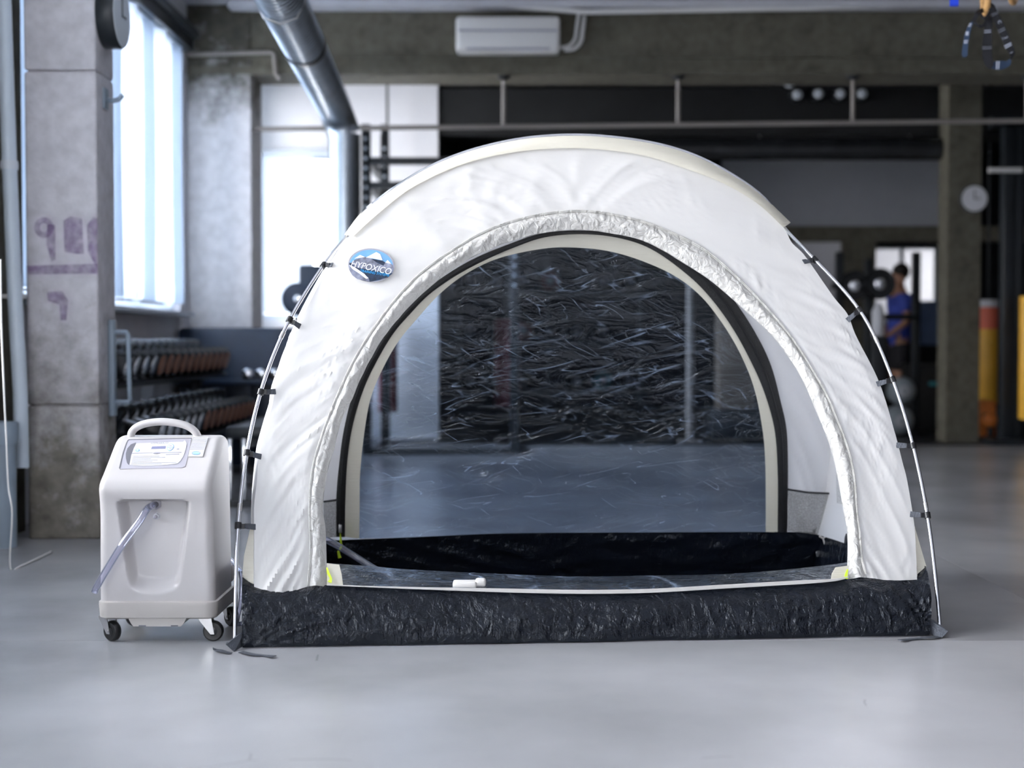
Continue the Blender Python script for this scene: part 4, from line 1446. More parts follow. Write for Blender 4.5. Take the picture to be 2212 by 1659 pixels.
# U bar bracket
ub = thing('bar_bracket', 'grey-blue steel storage bracket fixed to the graffiti column', 'bracket', (-1.95, 6.95, .6))
za, zb = .94 + 47 / 452, .94 - 165 / 452
MB().box((-1.944, 6.92, (za + zb) / 2), (.03, .05, za - zb), bev=.006).build('upright', 'blue_steel', ub)
MB().tube([(-1.94, 6.92, za - .06), (-1.865, 6.90, za - .06), (-1.862, 6.90, za - .07), (-1.855, 6.90, zb + .08), (-1.862, 6.90, zb + .07), (-1.94, 6.92, zb + .07)], .011, 10).build('rail', 'blue_steel', ub)

# beam conduits, air conditioner, hanging rail
tag(MB().tube([at(396, 118, 10.97), at(585, 113, 10.97), at(592, 118, 10.97), at(596, 160, 10.97), at(604, 172, 10.97)], .016, 8).build('conduit', 'dull_rail'),
    'short white conduit bending down on the concrete beam', 'pipe')
ac = thing('air_conditioner', 'white split air conditioner mounted on the concrete beam', 'air conditioner', at(1097, 112, 10.88))
a0, a1 = at(985, 113, 10.85), at(1210, 37, 10.85)
cx_, cz_ = (a0.x + a1.x) / 2, (a0.z + a1.z) / 2
wx, wz = a1.x - a0.x, a1.z - a0.z
bo_ = MB().box((cx_, 10.90, cz_), (wx, .2, wz), bev=.03).build('housing', 'white_paint', ac)
MB().box((cx_, 10.80, cz_ - wz * .18), (wx * .94, .012, wz * .46), bev=.005).build('front_panel', 'white_paint', ac)
MB().box((cx_, 10.797, cz_ + wz * .08), (wx * .95, .01, .012)).build('panel_gap', 'ink_pale', ac, False)
MB().box((cx_, 10.82, cz_ - wz * .44), (wx * .8, .06, .012)).build('louvre', 'ink_pale', ac, False)
for k in (0, 1):
    tag(MB().tube(catmull([tuple(at(x + k * 13, y + k * 5, 10.93)) for x, y in ((1206, 103), (1228, 100), (1242, 85), (1246, 60), (1250, 30))], 5), .014, 8).build('refrigerant_pipe', 'white_paint'),
        ('white lagged pipe curving up from the air conditioner', 'thin white pipe curving up outside the lagged one')[k], 'pipe')
tag(MB().tube([at(1050, 8, 10.86), at(1262, 26, 10.86), at(1700, 18, 10.86), at(2300, 2, 10.86)], .02, 8).build('ceiling_conduit', 'white_paint'), 'long white conduit along the top of the beam', 'pipe')
rl = thing('hanging_rail', 'long pale steel rail hung from rods under the concrete beam', 'rail', at(1300, 270, 11.0))
MB().tube([at(546, 279, 11.05), at(950, 275, 11.05), at(1600, 268, 11.05), at(2300, 260, 11.05)], .019, 10).build('rail_tube', 'dull_rail', rl)
for x in (1088, 1465, 1842, 2218):
    p = at(x, 272 - (x - 950) * .008, 11.05)
    MB().cyl(p, V3((p.x, p.y, 2.985)), .016, 10).build('drop_rod', 'dull_rail', rl)
    MB().lathe([(.05, 2.985), (.05, 2.97), (.02, 2.955)], V3((p.x, p.y, 0)), (0, 0, 1), 14).build('ceiling_plate', 'black_steel', rl)

# duct
du = thing('ventilation_duct', 'large galvanised spiral duct passing under the concrete beam', 'duct', at(700, 200, 10.2))
pa, pb_ = at(600, -18, 6.78), at(722, 232, 10.25)
dirv = (pb_ - pa).normalized()
pa = pa - dirv * 4.0
L_ = (pb_ - pa).length
nseg = int(L_ / .06)
ring_pts, rad = [], []
for k in range(nseg + 1):
    for dd, r_ in ((0, .117), (.046, .117), (.050, .1205), (.056, .1205)):
        if k * .06 + dd <= L_:
            ring_pts.append(pa + dirv * (k * .06 + dd)); rad.append(r_)
MB().tube(ring_pts, rad, 28).build('duct_run', 'steel', du)
jn = at(640, 88, 8.0)
tj = (jn - pa).dot(dirv)
MB().tube([pa + dirv * (tj - .03), pa + dirv * (tj + .03)], .126, 28).build('duct_collar', 'black_steel', du)
el_ = []
e0 = pb_
down = V3((0, 0, -1))
for k in range(10):
    a = math.pi / 2 * k / 9
    el_.append(e0 + dirv * .17 * math.sin(a) + V3((.06, 0, 0)) * (1 - math.cos(a)) + down * .17 * (1 - math.cos(a)))
MB().tube(el_, .121, 24).build('duct_elbow', 'steel', du)
q = el_[-1]
MB().tube([q, V3((q.x, q.y, .0))], .117, 24).build('duct_drop', 'steel', du)
for k in (.3, .55):
    p = pa + dirv * (L_ * k)
    MB().tube([V3((p.x - .125, p.y, CEIL)), V3((p.x - .125, p.y, p.z)), V3((p.x - .08, p.y, p.z - .1)), V3((p.x, p.y, p.z - .128)), V3((p.x + .08, p.y, p.z - .1)), V3((p.x + .125, p.y, p.z)), V3((p.x + .125, p.y, CEIL))], .006, 6).build('hanger', 'zinc', du)

# ================================================================== DUMBBELL RACK
rk = thing('dumbbell_rack', 'black steel dumbbell rack standing along the window wall', 'rack', (-2.1, 8.8, 0))
Y0, Y1 = 7.35, 10.15
tiers = [(-2.16, .74), (-1.98, .40)]
for x, z in tiers:
    for dx in (-.10, .10):
        MB().box((x + dx, (Y0 + Y1) / 2, z - dx * .28), (.05, Y1 - Y0, .025), Matrix.Rotation(.28, 3, 'Y')).build('shelf_rail', 'black_steel', rk, False)
for y in (Y0 + .08, (Y0 + Y1) / 2, Y1 - .08):
    MB().poly([(-2.36, y, 0), (-2.28, y, 0), (-2.20, y, .71), (-2.27, y, .71)], (0, .05, 0)).build('leg', 'frame' if y < 9 else 'black_steel', rk, False)
    MB().box((-2.06, y + .025, .025), (.62, .06, .05)).build('foot', 'black_steel', rk, False)
    MB().poly([(-1.92, y, .04), (-1.86, y, .04), (-1.88, y, .345), (-1.94, y, .345)], (0, .05, 0)).build('leg', 'black_steel', rk, False)
    MB().box((-2.08, y + .025, .33), (.38, .05, .03)).build('arm', 'black_steel', rk, False)


def make_dumbbell(label, grp, r, cap):
    t = thing('dumbbell', label, 'dumbbell', (0, 0, 0), grp)
    MB().cyl((-.07, 0, 0), (.07, 0, 0), .015, 10).build('handle', 'chrome', t)
    for s in (-1, 1):
        h = MB().lathe([(r * .8, .06 * s), (r, .068 * s), (r, .135 * s), (r * .9, .145 * s)], (0, 0, 0), (1, 0, 0), 8).build('head', 'iron', t)
        MB().lathe([(r * .72, .145 * s), (r * .68, .152 * s), (r * .3, .154 * s)], (0, 0, 0), (1, 0, 0), 16).build('end_cap', cap, h)
    return t


k = 0
protos = {}
for ti, (x, z) in enumerate(tiers):
    n = 15
    for i in range(n):
        y = Y0 + .12 + (Y1 - Y0 - .22) * i / (n - 1)
        cap = 'copper' if (i >= 4 if ti == 0 else i >= 6) else 'chrome'
        r = .085 - .0016 * abs(i - 5)
        key = (cap, ti)
        lab = {('copper', 0): 'black dumbbell with copper-brown ends on the upper rack tier', ('chrome', 0): 'black dumbbell with chrome ends on the upper rack tier',
               ('copper', 1): 'black dumbbell with copper-brown ends on the lower rack tier', ('chrome', 1): 'black dumbbell with chrome ends on the lower rack tier'}[key]
        if key not in protos:
            protos[key] = make_dumbbell(lab, lab.split(' on ')[0].replace('dumbbell', 'dumbbells') + ' on the ' + ('upper' if ti == 0 else 'lower') + ' tier', r, cap)
            d = protos[key]
        else:
            d = copy_tree(protos[key])
        d.location = (x, y, z + .0125 + .090)
        d.rotation_euler = (0, .28, 0)

# navy storage cabinet with shelf and chrome weights
nv = thing('storage_bench', 'long navy padded storage unit behind the dumbbell rack', 'storage unit', (-1.75, 10.6, 0))
MB().box((-1.93, 10.62, .52), (1.08, .22, 1.04), bev=.03).build('body', 'navy', nv)
MB().box((-1.93, 10.44, .64), (1.08, .2, .04), bev=.01).build('shelf', 'navy', nv)
for x in (-2.4, -1.93, -1.45):
    MB().box((x, 10.45, .31), (.05, .14, .62)).build('leg', 'navy', nv, False)
for i, x in enumerate((-1.93, -1.83, -1.73, -1.63)):
    w_ = thing('chrome_weight', 'small chrome hand weight on the navy shelf', 'hand weight', (x, 10.42, .70), 'chrome weights on the navy shelf')
    MB().cyl((x, 10.37, .70), (x, 10.47, .70), .012, 8).build('handle', 'chrome', w_)
    for s in (-1, 1):
        MB().lathe([(.036, 0), (.040, .01 * s), (.040, .03 * s), (.03, .036 * s)], (x, 10.42 + .045 * s, .70), (0, 1, 0), 14).build('head', 'chrome', w_)
# flat bench seen between machine and tent
be = thing('weight_bench', 'black weight bench with chrome legs beside the dumbbell rack', 'bench', (-1.55, 8.3, 0))
MB().box((-1.50, 8.6, .42), (.26, 1.1, .07), bev=.02).build('pad', 'black_steel', be)
for x in (-1.60, -1.52):
    MB().box((x, 8.05, .20), (.03, .04, .38), bev=.008).build('leg', 'chrome', be)
for x in (-1.60, -1.42):
    MB().box((x, 9.1, .20), (.03, .04, .38), bev=.008).build('leg', 'chrome', be)
for y in (8.05, 9.1):
    MB().box((-1.50, y, .02), (.40, .06, .04)).build('foot', 'black_steel', be, False)
MB().box((-1.50, 8.6, .365), (.06, 1.1, .05)).build('spine', 'black_steel', be, False)

# plate tree behind the tent edge
pt = thing('plate_tree', 'dark plate tree holding a round weight plate by the white window', 'plate rack', (-1.62, 11.3, 0))
MB().box((-1.60, 11.35, .77), (.12, .12, 1.5), bev=.01).build('post', 'navy', pt)
MB().box((-1.60, 11.35, .03), (.5, .5, .06), bev=.01).build('base', 'black_steel', pt)
MB().box((-1.57, 11.28, 1.38), (.22, .12, .32), bev=.02).build('head', 'navy', pt)
dd = thing('weight_plate', 'round dark weight plate hung on the plate tree', 'weight plate', (-1.68, 11.18, 1.27))
MB().lathe([(.05, 0), (.05, -.01), (.125, -.012), (.13, -.025), (.13, -.05), (.12, -.055), (.04, -.05)], (-1.68, 11.22, 1.27), (0, 1, 0), 32).build('disc', 'navy', dd)
MB().lathe([(.03, -.05), (.03, -.062), (.015, -.064)], (-1.68, 11.22, 1.27), (0, 1, 0), 20).build('hub', 'chrome', dd)

# ================================================================== BLACK RACK AND FAR HALL
pr = thing('power_rack', 'black perforated steel power rack in front of the white wall', 'rack', (-.6, 12.4, 0))
ups = []
for (x, y, h) in ((-1.20, 11.75, 2.72), (-1.15, 12.95, 2.9), (.02, 11.75, 2.5), (.02, 12.95, 2.5), (-1.10, 12.35, 2.72)):
    o = MB().box((x, y, h / 2), (.075, .075, h), bev=.006).build('upright', 'black_steel', pr)
    for k in range(18):
        z = 1.4 + k * .08
        if z < h - .05:
            MB().cyl((x + .0, y - .039, z), (x, y - .0372, z), .014, 10).build('hole_bush', 'frame', o)
for z in (2.42, 2.22):
    MB().box((-.58, 11.75, z), (1.22, .06, .06)).build('crossbar', 'black_steel', pr, False)
    MB().box((-1.18, 12.35, z), (.06, 1.2, .06)).build('crossbar', 'black_steel', pr, False)
for x0, x1 in ((-1.1, -.6), (-.5, -.1)):
    MB().poly([(x0, 11.73, 2.06), (x0 + .06, 11.73, 2.06), (x1 + .06, 11.73, 2.40), (x1, 11.73, 2.40)], (0, .05, 0)).build('brace', 'black_steel', pr, False)
MB().box((-.58, 11.75, .03), (1.3, .08, .06)).box((-1.18, 12.35, .03), (.08, 1.2, .06)).box((.02, 12.35, .03), (.08, 1.2, .06)).build('base', 'black_steel', pr, False)

# dark hall duct
hd = thing('hall_duct', 'dark horizontal duct under the black soffit', 'duct', (3.0, 14.2, 2.8))
a_, b_ = at(1180, 322, 13.3), at(2060, 322, 13.3)
MB().tube([a_, b_], .105, 20).build('duct_run', 'blue_steel' if False else 'iron', hd)
MB().tube([b_, b_ + V3((.10, .02, -.01)), b_ + V3((.17, .12, -.03)), b_ + V3((.18, .3, -.03))], .108, 16).build('duct_elbow', 'iron', hd)
for x in (1300, 1650, 1980):
    p = at(x, 322, 13.3)
    MB().cyl((p.x, p.y + .09, p.z), (p.x, p.y + .3, 2.95), .008, 6).build('hanger', 'zinc', hd)
# spotlights under the soffit
for i, (x, y) in enumerate(((1722, 205), (1768, 203), (1815, 203), (1862, 203))):
    p = at(x, y, 13.42)
    sp = thing('spotlight', 'small round spotlight in the row on the black soffit', 'lamp', p, 'spotlights on the black soffit')
    MB().lathe([(.045, .12), (.06, .1), (.06, 0), (.055, -.01)], p, (0, 1, .0), 16).build('can', 'black_steel', sp)
    MB().lathe([(.045, -.012), (.04, -.02), (.02, -.024)], p, (0, 1, 0), 16).build('lens', 'lamp', sp)
p = at(1710, 172, 13.42)
sm_ = thing('smoke_detector', 'round pale detector above the row of spotlights', 'detector', p)
MB().lathe([(.06, .1), (.06, 0), (.05, -.03), (.02, -.04)], p, (0, 1, 0), 16).build('housing', 'frame', sm_)

# clock on far column
cf = thing('wall_clock', 'small round white clock on the olive concrete column', 'clock', at(2102, 430, 13.03))
p = at(2102, 430, 13.045)
MB().lathe([(.125, 0), (.130, -.01), (.130, -.035), (.118, -.04)], p, (0, 1, 0), 32).build('case', 'black_steel', cf)
MB().lathe([(.117, -.038), (.117, -.041)], p, (0, 1, 0), 32).build('dial', 'label', cf)
MB().box(p + V3((.0, -.044, .035)), (.008, .003, .08)).box(p + V3((.025, -.044, .0)), (.06, .003, .008)).build('hand', 'clip', cf, False)

# black rig at the edge
rg = thing('rig_tower', 'black steel training rig tower beside the yellow punch bags', 'rig', at(2180, 960, 12.9))
for x, wdt in ((2176, .13), (2198, .07)):
    p = at(x, 700, 12.95)
    h = 2.9 if x != 2143 else 2.5
    MB().box((p.x, p.y + (.1 if x == 2143 else 0), h / 2 + .01), (wdt, .12, h), bev=.01).build('upright', 'black_steel', rg)
p = at(2170, 265, 12.95)
MB().box((p.x + .04, p.y, p.z), (.34, .12, .1)).build('crossbar', 'black_steel', rg, False)
p = at(2150, 372, 13.02)
MB().box((p.x + .04, 12.87, p.z), (.30, .04, .04)).build('crossbar', 'white_paint', rg, False)
MB().box((at(2172, 900, 12.95).x, 12.95, .035), (.36, .4, .04)).build('base', 'black_steel', rg, False)


def punch_bag(name, label, x, ytop, ybot, Y, r, bands, roof):
    t0_, b0_ = at(x, ytop, Y), at(x, ybot, Y)
    t = thing(name, label, 'punch bag', V3((t0_.x, Y, b0_.z)))
    h = t0_.z - b0_.z
    z = b0_.z
    for frac, m_ in bands:
        h1 = h * frac
        MB().lathe([(r * .97, z), (r, z + .01), (r, z + h1 - .01), (r * .97, z + h1)], V3((t0_.x, Y, 0)), (0, 0, 1), 24).build('bag_section', m_, t)
        z += h1
    MB().cyl((t0_.x, Y, z), (t0_.x, Y, roof), .012, 6).build('chain', 'black_steel', t)
    return t


punch_bag('punch_bag', 'yellow punch bag with coral band and pale cap', 2135, 648, 872, 14.3, .105, ((.72, 'yellow'), (.21, 'coral'), (.07, 'label')), CEIL)
punch_bag('punch_bag', 'plain yellow punch bag hanging beside the black rig', 2228, 640, 905, 12.6, .10, ((1.0, 'yellow'),), CEIL)
ob = thing('plyo_box', 'small orange box under the banded punch bag', 'box', at(2130, 925, 13.9))
p0, p1 = at(2108, 940, 13.7), at(2155, 866, 13.7)
MB().box(((p0.x + p1.x) / 2, 13.85, (p1.z + .015) / 2), (p1.x - p0.x, .25, p1.z - .015), bev=.02).build('shell', 'orange', ob)
MB().box(((p0.x + p1.x) / 2, 13.715, p1.z * .6), (.07, .012, .05), bev=.004).build('hand_hole', 'clip', ob)
p = at(2140, 908, 13.45)
bl_ = thing('exercise_ball', 'small orange ball resting on a stand by the orange box', 'ball', V3((p.x, p.y, .015)))
MB().sphere(p, .072, 12).build('shell', 'orange', bl_)
MB().lathe([(.07, .015), (.07, .03), (.03, .05), (.03, p.z - .06)], V3((p.x, p.y, 0)), (0, 0, 1), 16).build('stand', 'black_steel', bl_)

# squat stand with plates
ss = thing('squat_stand', 'dark squat stand carrying black weight plates before the far window', 'rack', at(1930, 930, 14.2))
pz = {}
for x in (1815, 1878, 1981):
    p = at(x, 700, 14.2)
    h = 1.82 if x != 1878 else 1.75
    MB().box((p.x, 14.25, h / 2 + .01), (.075, .08, h), bev=.006).build('upright', 'black_steel', ss)
    MB().box((p.x, 14.25, .03), (.10, .7, .05)).build('foot', 'black_steel', ss, False)
a_, b_ = at(1815, 620, 14.25), at(1981, 620, 14.25)
MB().cyl((a_.x, 14.21, a_.z - .3), (b_.x, 14.21, a_.z - .3), .03, 10).build('crossbar', 'black_steel', ss)
for i, (x, y, r) in enumerate(((1846, 617, .150), (1900, 613, .155))):
    p = at(x, y, 14.05 - .12 * i)
    MB().cyl((p.x, 13.92 - .1 * i, p.z), (p.x, 14.25, p.z), .024, 10).build('peg', 'chrome', ss)
    MB().box((p.x - .06, 14.23, p.z), (.26, .03, .06)).build('peg_arm', 'black_steel', ss, False)
    wp = thing('bumper_plate', ('large black bumper plate on the stand beside the grey partition', 'large black bumper plate on the stand beside the blue-shirted person')[i], 'weight plate', p)
    MB().lathe([(.05, .05), (r * .93, .05), (r, .035), (r, -.02), (r * .95, -.035), (r * .6, -.03), (r * .3, -.035), (.045, -.035)], p, (0, 1, 0), 36).build('disc', 'iron', wp)
    MB().lathe([(.06, -.036), (.06, -.045), (.05, -.050), (.026, -.05)], p, (0, 1, 0), 24).build('hub', 'chrome', wp)

# pale medicine balls on the floor
for i, (x, z, sc) in enumerate(((1940, .165, .15), (1946, .455, .14))):
    p = V3((at(x, 900, 13.9).x, 13.9, z))
    t = thing('medicine_ball', ('pale grey medicine ball resting on the black matting', 'pale grey medicine ball stacked on top of another')[i], 'ball', p - V3((0, 0, sc)))
    MB().sphere(p, sc, 12).build('shell', 'pale_ball', t)
    MB().lathe([(sc * .4, -.995 * sc * .92), (sc * .3, -.97 * sc)], p, (0, 1, 0), 20).build('printed_patch', 'label', t)
p = at(1897, 690, 13.5)
bt_ = thing('water_jug', 'white water jug on a dark stand near the person', 'jug', V3((p.x, 13.5, .015)))
MB().lathe([(.05, p.z - .16), (.058, p.z - .15), (.06, p.z + .08), (.03, p.z + .13), (.028, p.z + .16)], V3((p.x, 13.5, 0)), (0, 0, 1), 18).build('bottle', 'label', bt_)
MB().box((p.x, 13.5, (p.z - .16) / 2 + .008), (.14, .14, p.z - .175), bev=.01).build('stand', 'black_steel', bt_)
# dark box + blue board
bxp = thing('plyo_box', 'large black plyometric box standing on the rubber matting', 'box', at(2015, 930, 14.7))
p = at(2015, 850, 14.7)
MB().box((p.x, 14.9, .36), (.42, .5, .69), bev=.02).build('shell', 'black', bxp)
MB().box((p.x, 14.644, .50), (.12, .012, .04), bev=.004).build('hand_hole', 'teal', bxp)
p = at(2012, 675, 18.6)
MB_ = MB().box((5.72, 19.42, 1.19), (.42, .06, .60))
tag(MB_.build('crash_pad', 'shirt' if False else mat('sky_blue_pad', (.22, .33, .58), .6, var=.1), None, False), 'pale blue wall pad below the far window', 'pad')
tag(MB().box((at(1770, 700, 16.0).x + .05, 15.9, .62), (.2, .3, 1.2), bev=.02).build('lifting_block', 'beige'), 'tall beige block by the grey partition', 'block')

# things seen through the clear window
sh = thing('ball_rack', 'black shelf rack for wall balls against the charcoal wall', 'rack', (.3, 17.8, 0))
for z in (.3, .92, 1.54):
    MB().box((.45, 17.8, z), (2.5, .36, .04)).build('shelf', 'black_steel', sh, False)
for x in (-.72, .45, 1.62):
    MB().box((x, 17.97, 1.0), (.06, .05, 1.98)).build('upright', 'black_steel', sh, False)
cols = [('blue', 'blue'), ('teal', 'teal'), ('orange', 'orange'), ('iron', 'black'), ('red', 'red'), ('yellow', 'yellow'), ('navy', 'navy'), ('pale_ball', 'grey')]
seen = {}
for zi_, z in enumerate((.32, .94, 1.56)):
    for k in range(7):
        if (k * 3 + zi_) % 5 == 4:
            continue
        m_, cn = cols[(k * 3 + zi_ * 5 + k // 2) % 8] if (k * 5 + zi_ * 3) % 4 == 1 else cols[3]
        x = -.52 + k * .33
        p = V3((x, 17.75, z + .125))
        tn = ('lowest', 'middle', 'top')[zi_]
        lb = '%s wall ball on the %s shelf of the ball rack' % (cn, tn)
        t = thing('wall_ball', lb, 'ball', p - V3((0, 0, .125)), 'wall balls on the rack' if False else '%s balls on the %s shelf' % (cn, tn))
        MB().sphere(p, .124, 10).build('shell', m_, t)
        MB().lathe([(.05, -.116), (.03, -.123)], p, (0, 1, 0), 16).build('printed_patch', 'ink', t)
punch_bag('punch_bag', 'dark red punch bag hanging before the ball rack', 1095, 690, 880, 14.6, .13, ((1.0, 'red'),), CEIL)
punch_bag('punch_bag', 'dark red punch bag hanging beside the power rack', 838, 700, 890, 13.3, .09, ((1.0, 'red'),), CEIL)
pc = thing('steel_post', 'slim pale steel post standing in the middle of the hall', 'post', at(1490, 965, 12.95))
p = at(1490, 965, 12.95)
MB().cyl((p.x, p.y, .015), (p.x, p.y, 2.3), .036, 16).build('shaft', 'dull_rail', pc)
MB().box((p.x, p.y, .03), (.2, .2, .03)).build('base_plate', 'dull_rail', pc, False)
ct = thing('cable_tower', 'black cable tower with pale plywood side in the far hall', 'gym machine', at(1585, 960, 13.3))
p = at(1585, 960, 13.4)
MB().box((p.x + .02, 13.5, 1.05), (.34, .3, 1.55), bev=.02).build('shroud', 'beige', ct)
MB().box((p.x + .02, 13.5, .16), (.5, .5, .28), bev=.02).build('base', 'black_steel', ct)
MB().box((p.x + .22, 13.5, 1.1), (.06, .1, 2.1)).build('guide', 'black_steel', ct, False)

# ================================================================== PERSON
def skin_body(name, verts, edges, radii, m_, parent, root=0, lev=1):
    me = bpy.data.meshes.new(name)
    me.from_pydata([V3(v) for v in verts], edges, [])
    o = bpy.data.objects.new(name, me)
    COL.objects.link(o)
    md = o.modifiers.new('skin', 'SKIN')
    md.use_smooth_shade = True
    for i, r in enumerate(radii):
        sv = me.skin_vertices[0].data[i]
        sv.radius = (r, r) if not isinstance(r, tuple) else r
        sv.use_root = i == root
    s = o.modifiers.new('sub', 'SUBSURF')
    s.levels = s.render_levels = lev
    me.materials.append(M[m_])
    o.parent = parent
    return o


pp0 = at(1944, 925, 15.4)
per = thing('person', 'person in a blue jersey and black shorts standing side-on by the rack', 'person', (pp0.x, 15.45, .015))
H = 1.74
# local: facing -X
vb = [(0, 0, .93), (0, 0, 1.12), (-.01, 0, 1.32), (-.01, 0, 1.46), (-.02, 0, 1.52), (-.035, 0, 1.60), (-.03, 0, 1.68)]
rb = [(.13, .16), (.115, .14), (.125, .17), (.09, .13), .055, (.085, .075), (.075, .065)]
eb = [(i, i + 1) for i in range(6)]


def chain(start, pts, rads):
    pi = start
    for p_, r_ in zip(pts, rads):
        vb.append(p_); rb.append(r_); eb.append((pi, len(vb) - 1)); pi = len(vb) - 1
    return pi


for s in (-1, 1):
    chain(0, [(0, .09 * s, .88), (-.02, .10 * s, .50), (.01 + .03 * s, .10 * s, .12), (.0 + .03 * s, .10 * s, .06), (-.14 + .03 * s, .11 * s, .03)], [.085, .058, .038, .038, .03])
    h_ = chain(3, [(-.01, .19 * s, 1.42), (.02, .25 * s, 1.14), (-.16, .22 * s, 1.0), (-.22, .21 * s, .98)], [.055, .042, .030, (.018, .035)])
    for k in range(4):
        chain(h_, [(-.27, (.185 + .017 * k) * s, .975 - .004 * k), (-.305 + .006 * abs(k - 1), (.185 + .017 * k) * s, .955)], [.010, .008])
    chain(h_, [(-.235, .175 * s, .985), (-.265, .165 * s, .975)], [.011, .009])
vb += [(-.115, 0, 1.60), (.02, .08, 1.60), (.02, -.08, 1.60)]
rb += [.014, .014, .014]
n = len(vb)
eb += [(5, n - 3), (5, n - 2), (5, n - 1)]
skin_body('body', vb, eb, rb, 'skin', per)
sv_ = [(0, 0, .80), (0, 0, 1.12), (-.01, 0, 1.32), (-.01, 0, 1.45), (-.01, .19, 1.42), (.012, .235, 1.22), (-.01, -.19, 1.42), (.012, -.235, 1.22)]
skin_body('jersey', sv_, [(0, 1), (1, 2), (2, 3), (3, 4), (4, 5), (3, 6), (6, 7)], [(.15, .19), (.14, .17), (.15, .19), (.10, .15), .075, .068, .075, .068], 'shirt', per)
skin_body('shorts', [(0, 0, 1.0), (0, .09, .84), (-.015, .105, .58), (0, -.09, .84), (-.015, -.105, .58)], [(0, 1), (1, 2), (0, 3), (3, 4)], [(.14, .17), .105, .095, .105, .095], 'shorts', per)
skin_body('leggings', [(-.01, .10, .44), (.03, .10, .14)], [(0, 1)], [.066, .048], 'shorts', per)
skin_body('leggings', [(-.01, -.10, .44), (-.02, -.10, .14)], [(0, 1)], [.066, .048], 'shorts', per)
hb = MB().sphere((pp0.x + .012, 15.45, 1.695), .098, 10, (1.0, .86, 1.0)).build('hair', 'hair', per)
skin_body('shoe', [(.06, .10, .04), (-.13, .11, .035)], [(0, 1)], [.045, .04], 'label', per)
skin_body('shoe', [(.0, -.10, .04), (-.19, -.11, .035)], [(0, 1)], [.045, .04], 'label', per)

# ================================================================== RINGS AND STRAP
RY = 6.5


def rz(x, y):
    return (2020 + x / 9.22, y / 9.22)


def ring_thing(label, cx, bottom_px, Y, yaw):
    c = at(cx, bottom_px, Y) + V3((0, 0, .118))
    t = thing('gymnastic_ring', label, 'gym ring', c)
    d = V3((math.cos(yaw), math.sin(yaw), 0))
    pts = [c + d * .105 * math.cos(2 * math.pi * k / 40) + V3((0, 0, .105 * math.sin(2 * math.pi * k / 40))) for k in range(40)]
    mb = MB()
    rings = []
    for k in range(40):
        a = 2 * math.pi * k / 40
        rad = d * math.cos(a) + V3((0, 0, math.sin(a)))
        nn = d.cross(V3((0, 0, 1)))
        rings.append([pts[k] + rad * .0145 * math.cos(2 * math.pi * j / 12) + nn * .0145 * math.sin(2 * math.pi * j / 12) for j in range(12)])
    rings.append(rings[0])
    mb.loft(rings, True, False)
    mb.build('hoop', 'wood', t)
    tp_ = c + V3((0, 0, .105))
    MB().ribbon([tp_ + V3((0, .017, -.02)), tp_ + V3((0, .012, .03)), V3((tp_.x, tp_.y, CEIL))], d.cross(V3((0, 0, 1))).cross(V3((0, 0, 1))), .036, .003).build('hanging_strap', 'strap', t)
    return t, c


ring_thing('wooden gymnastic ring with a black looped strap tied through it', 2129, 36, RY, math.radians(78))
ring_thing('wooden gymnastic ring hanging free of any strap', 2187, 11, RY + .25, math.radians(62))
bs = thing('resistance_band', 'royal blue band hanging from the ceiling near the rings', 'band', at(2062, 8, RY))
p = at(2062, 9, RY)
MB().ribbon([p, p + V3((0, 0, .3)), V3((p.x, p.y, CEIL))], V3((1, 0, 0)), .036, .006).build('band', 'blue', bs)
MB().ribbon([p + V3((0, .012, 0)), p + V3((0, .014, .3)), V3((p.x, p.y + .012, CEIL))], V3((1, 0, 0)), .036, .006).build('band_return', 'blue', bs)
MB().cyl(p + V3((-.018, .006, .0)), p + V3((.018, .006, .0)), .009, 8).build('fold', 'blue', bs)

st = thing('stretch_strap', 'black looped stretching strap with white marks tied to a wooden ring', 'strap', at(2129, 90, RY - .05))


def strap(pts, wds, m_='strap', Y=RY - .06, dy=None):
    ps = []
    for k, (x, y) in enumerate(pts):
        ps.append(tuple(at(*rz(x, y), Y + (dy[k] if dy else 0))))
    path_ = [V3(p_) for p_ in catmull(ps, 6)]
    ww = catmull([(w_, 0, 0) for w_ in wds], 6)
    sides = []
    for i in range(len(path_)):
        t = (path_[min(i + 1, len(path_) - 1)] - path_[max(i - 1, 0)]).normalized()
        sides.append(t.cross(V3((0, 1, 0))))
    mb = MB().ribbon(path_, sides, [w_[0] / 9.22 / FPX * Y for w_ in ww], .0025)
    mb.build('strap_band', m_, st)


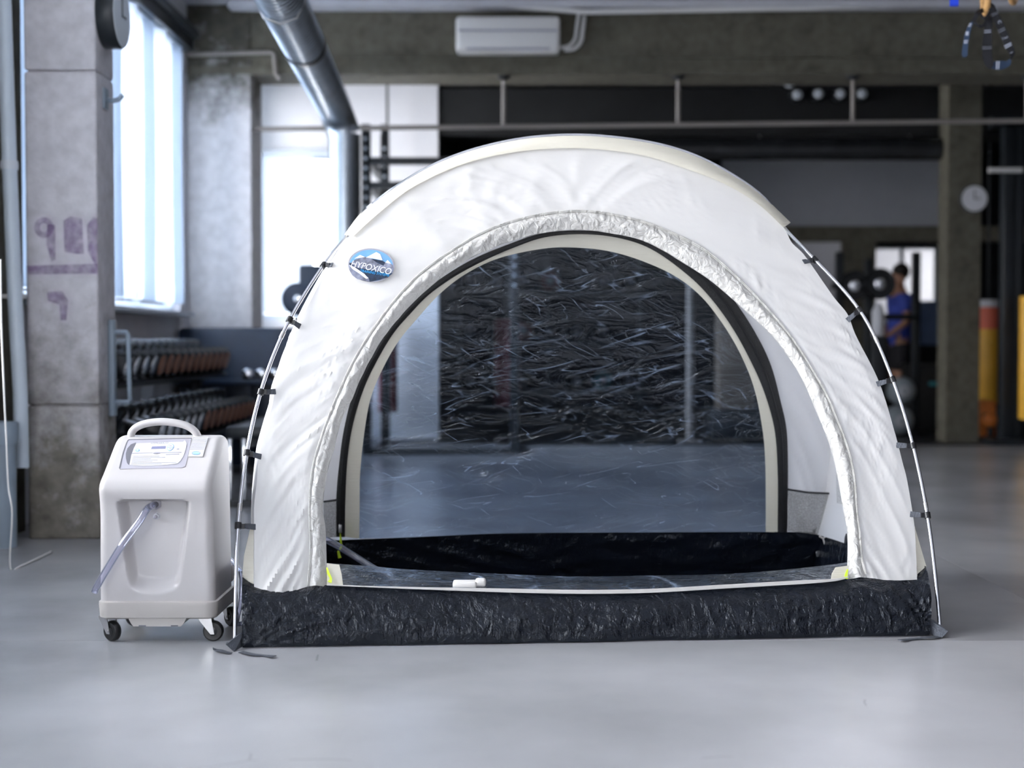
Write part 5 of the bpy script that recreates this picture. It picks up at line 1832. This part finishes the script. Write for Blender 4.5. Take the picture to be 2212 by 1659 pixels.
strap([(1050, 40), (1110, 120), (1195, 300), (1320, 560), (1440, 850), (1525, 1030), (1530, 1120), (1490, 1190)], [100, 135, 150, 155, 150, 130, 70, 40], dy=[.04, 0, 0, 0, 0, 0, .01, .02])
strap([(1490, 1190), (1440, 1270), (1300, 1300), (1180, 1310), (1110, 1330)], [60, 120, 180, 150, 60], 'strap_blue', dy=[.02, .02, .015, .01, .008])
strap([(1140, 1330), (1080, 1270), (1040, 1100), (1035, 900), (1050, 650), (1075, 450), (1060, 330)], [110, 170, 190, 195, 165, 140, 150], dy=[.0, 0, 0, 0, 0, 0, .02])
strap([(960, 200), (860, 250), (800, 360), (740, 440)], [90, 90, 80, 70], dy=[.03, 0, 0, 0])
strap([(740, 440), (680, 560), (640, 700), (615, 830), (595, 980), (590, 1080), (600, 1140)], [55, 80, 100, 100, 105, 115, 60], 'strap_blue')
strap([(780, 430), (840, 500), (900, 525), (975, 500), (1040, 400)], [50, 50, 55, 60, 80], dy=[0, -.01, -.01, -.005, 0])
strap([(900, 260), (935, 330), (985, 365), (1040, 330), (1090, 240)], [50, 55, 60, 60, 60], dy=[0, -.02, -.03, -.02, 0])


def smark(pts, Y=RY - .0635):
    MB().poly([at(*rz(x, y), Y) for x, y in pts], (0, .001, 0)).build('woven_mark', 'mark', st, False)


for q_ in ([(975, 603), (1115, 593), (1115, 604), (975, 614)], [(975, 645), (1115, 632), (1115, 644), (975, 657)],
           [(1375, 910), (1510, 842), (1518, 862), (1382, 930)], [(1390, 950), (1520, 880), (1528, 900), (1397, 970)],
           [(1222, 1220), (1242, 1218), (1230, 1378), (1212, 1378)], [(1265, 1218), (1285, 1218), (1272, 1378), (1254, 1378)],
           [(682, 470), (728, 462), (722, 494), (676, 500)], [(660, 512), (716, 506), (710, 528), (655, 532)], [(612, 630), (672, 624), (664, 706), (604, 708)],
           [(578, 802), (660, 796), (656, 820), (574, 824)], [(574, 840), (654, 836), (640, 862), (574, 866)],
           [(1250, 610), (1390, 545), (1392, 549), (1252, 615)], [(1265, 650), (1400, 580), (1402, 584), (1268, 655)], [(1115, 285), (1255, 235), (1256, 239), (1117, 290)],
           [(1130, 318), (1260, 262), (1262, 266), (1132, 323)], [(942, 935), (1130, 925), (1130, 929), (942, 939)], [(942, 975), (1130, 962), (1130, 966), (942, 980)],
           [(1336, 745), (1342, 742), (1362, 795), (1356, 797)]):
    smark(q_)
for body_, cx_, cy_ in (('2', 1410, 748), ('C', 1280, 440), ('1', 1515, 1050)):
    vs, fs = text_mesh(body_)
    an = math.radians(68)
    out = []
    for x, y in vs:
        X, Y_ = x * 95, -y * 95
        out.append(at(*rz(cx_ + X * math.cos(an) - Y_ * math.sin(an), cy_ + X * math.sin(an) + Y_ * math.cos(an)), RY - .0636))
    MB().add(out, fs).build('woven_numeral', 'mark', st, False)
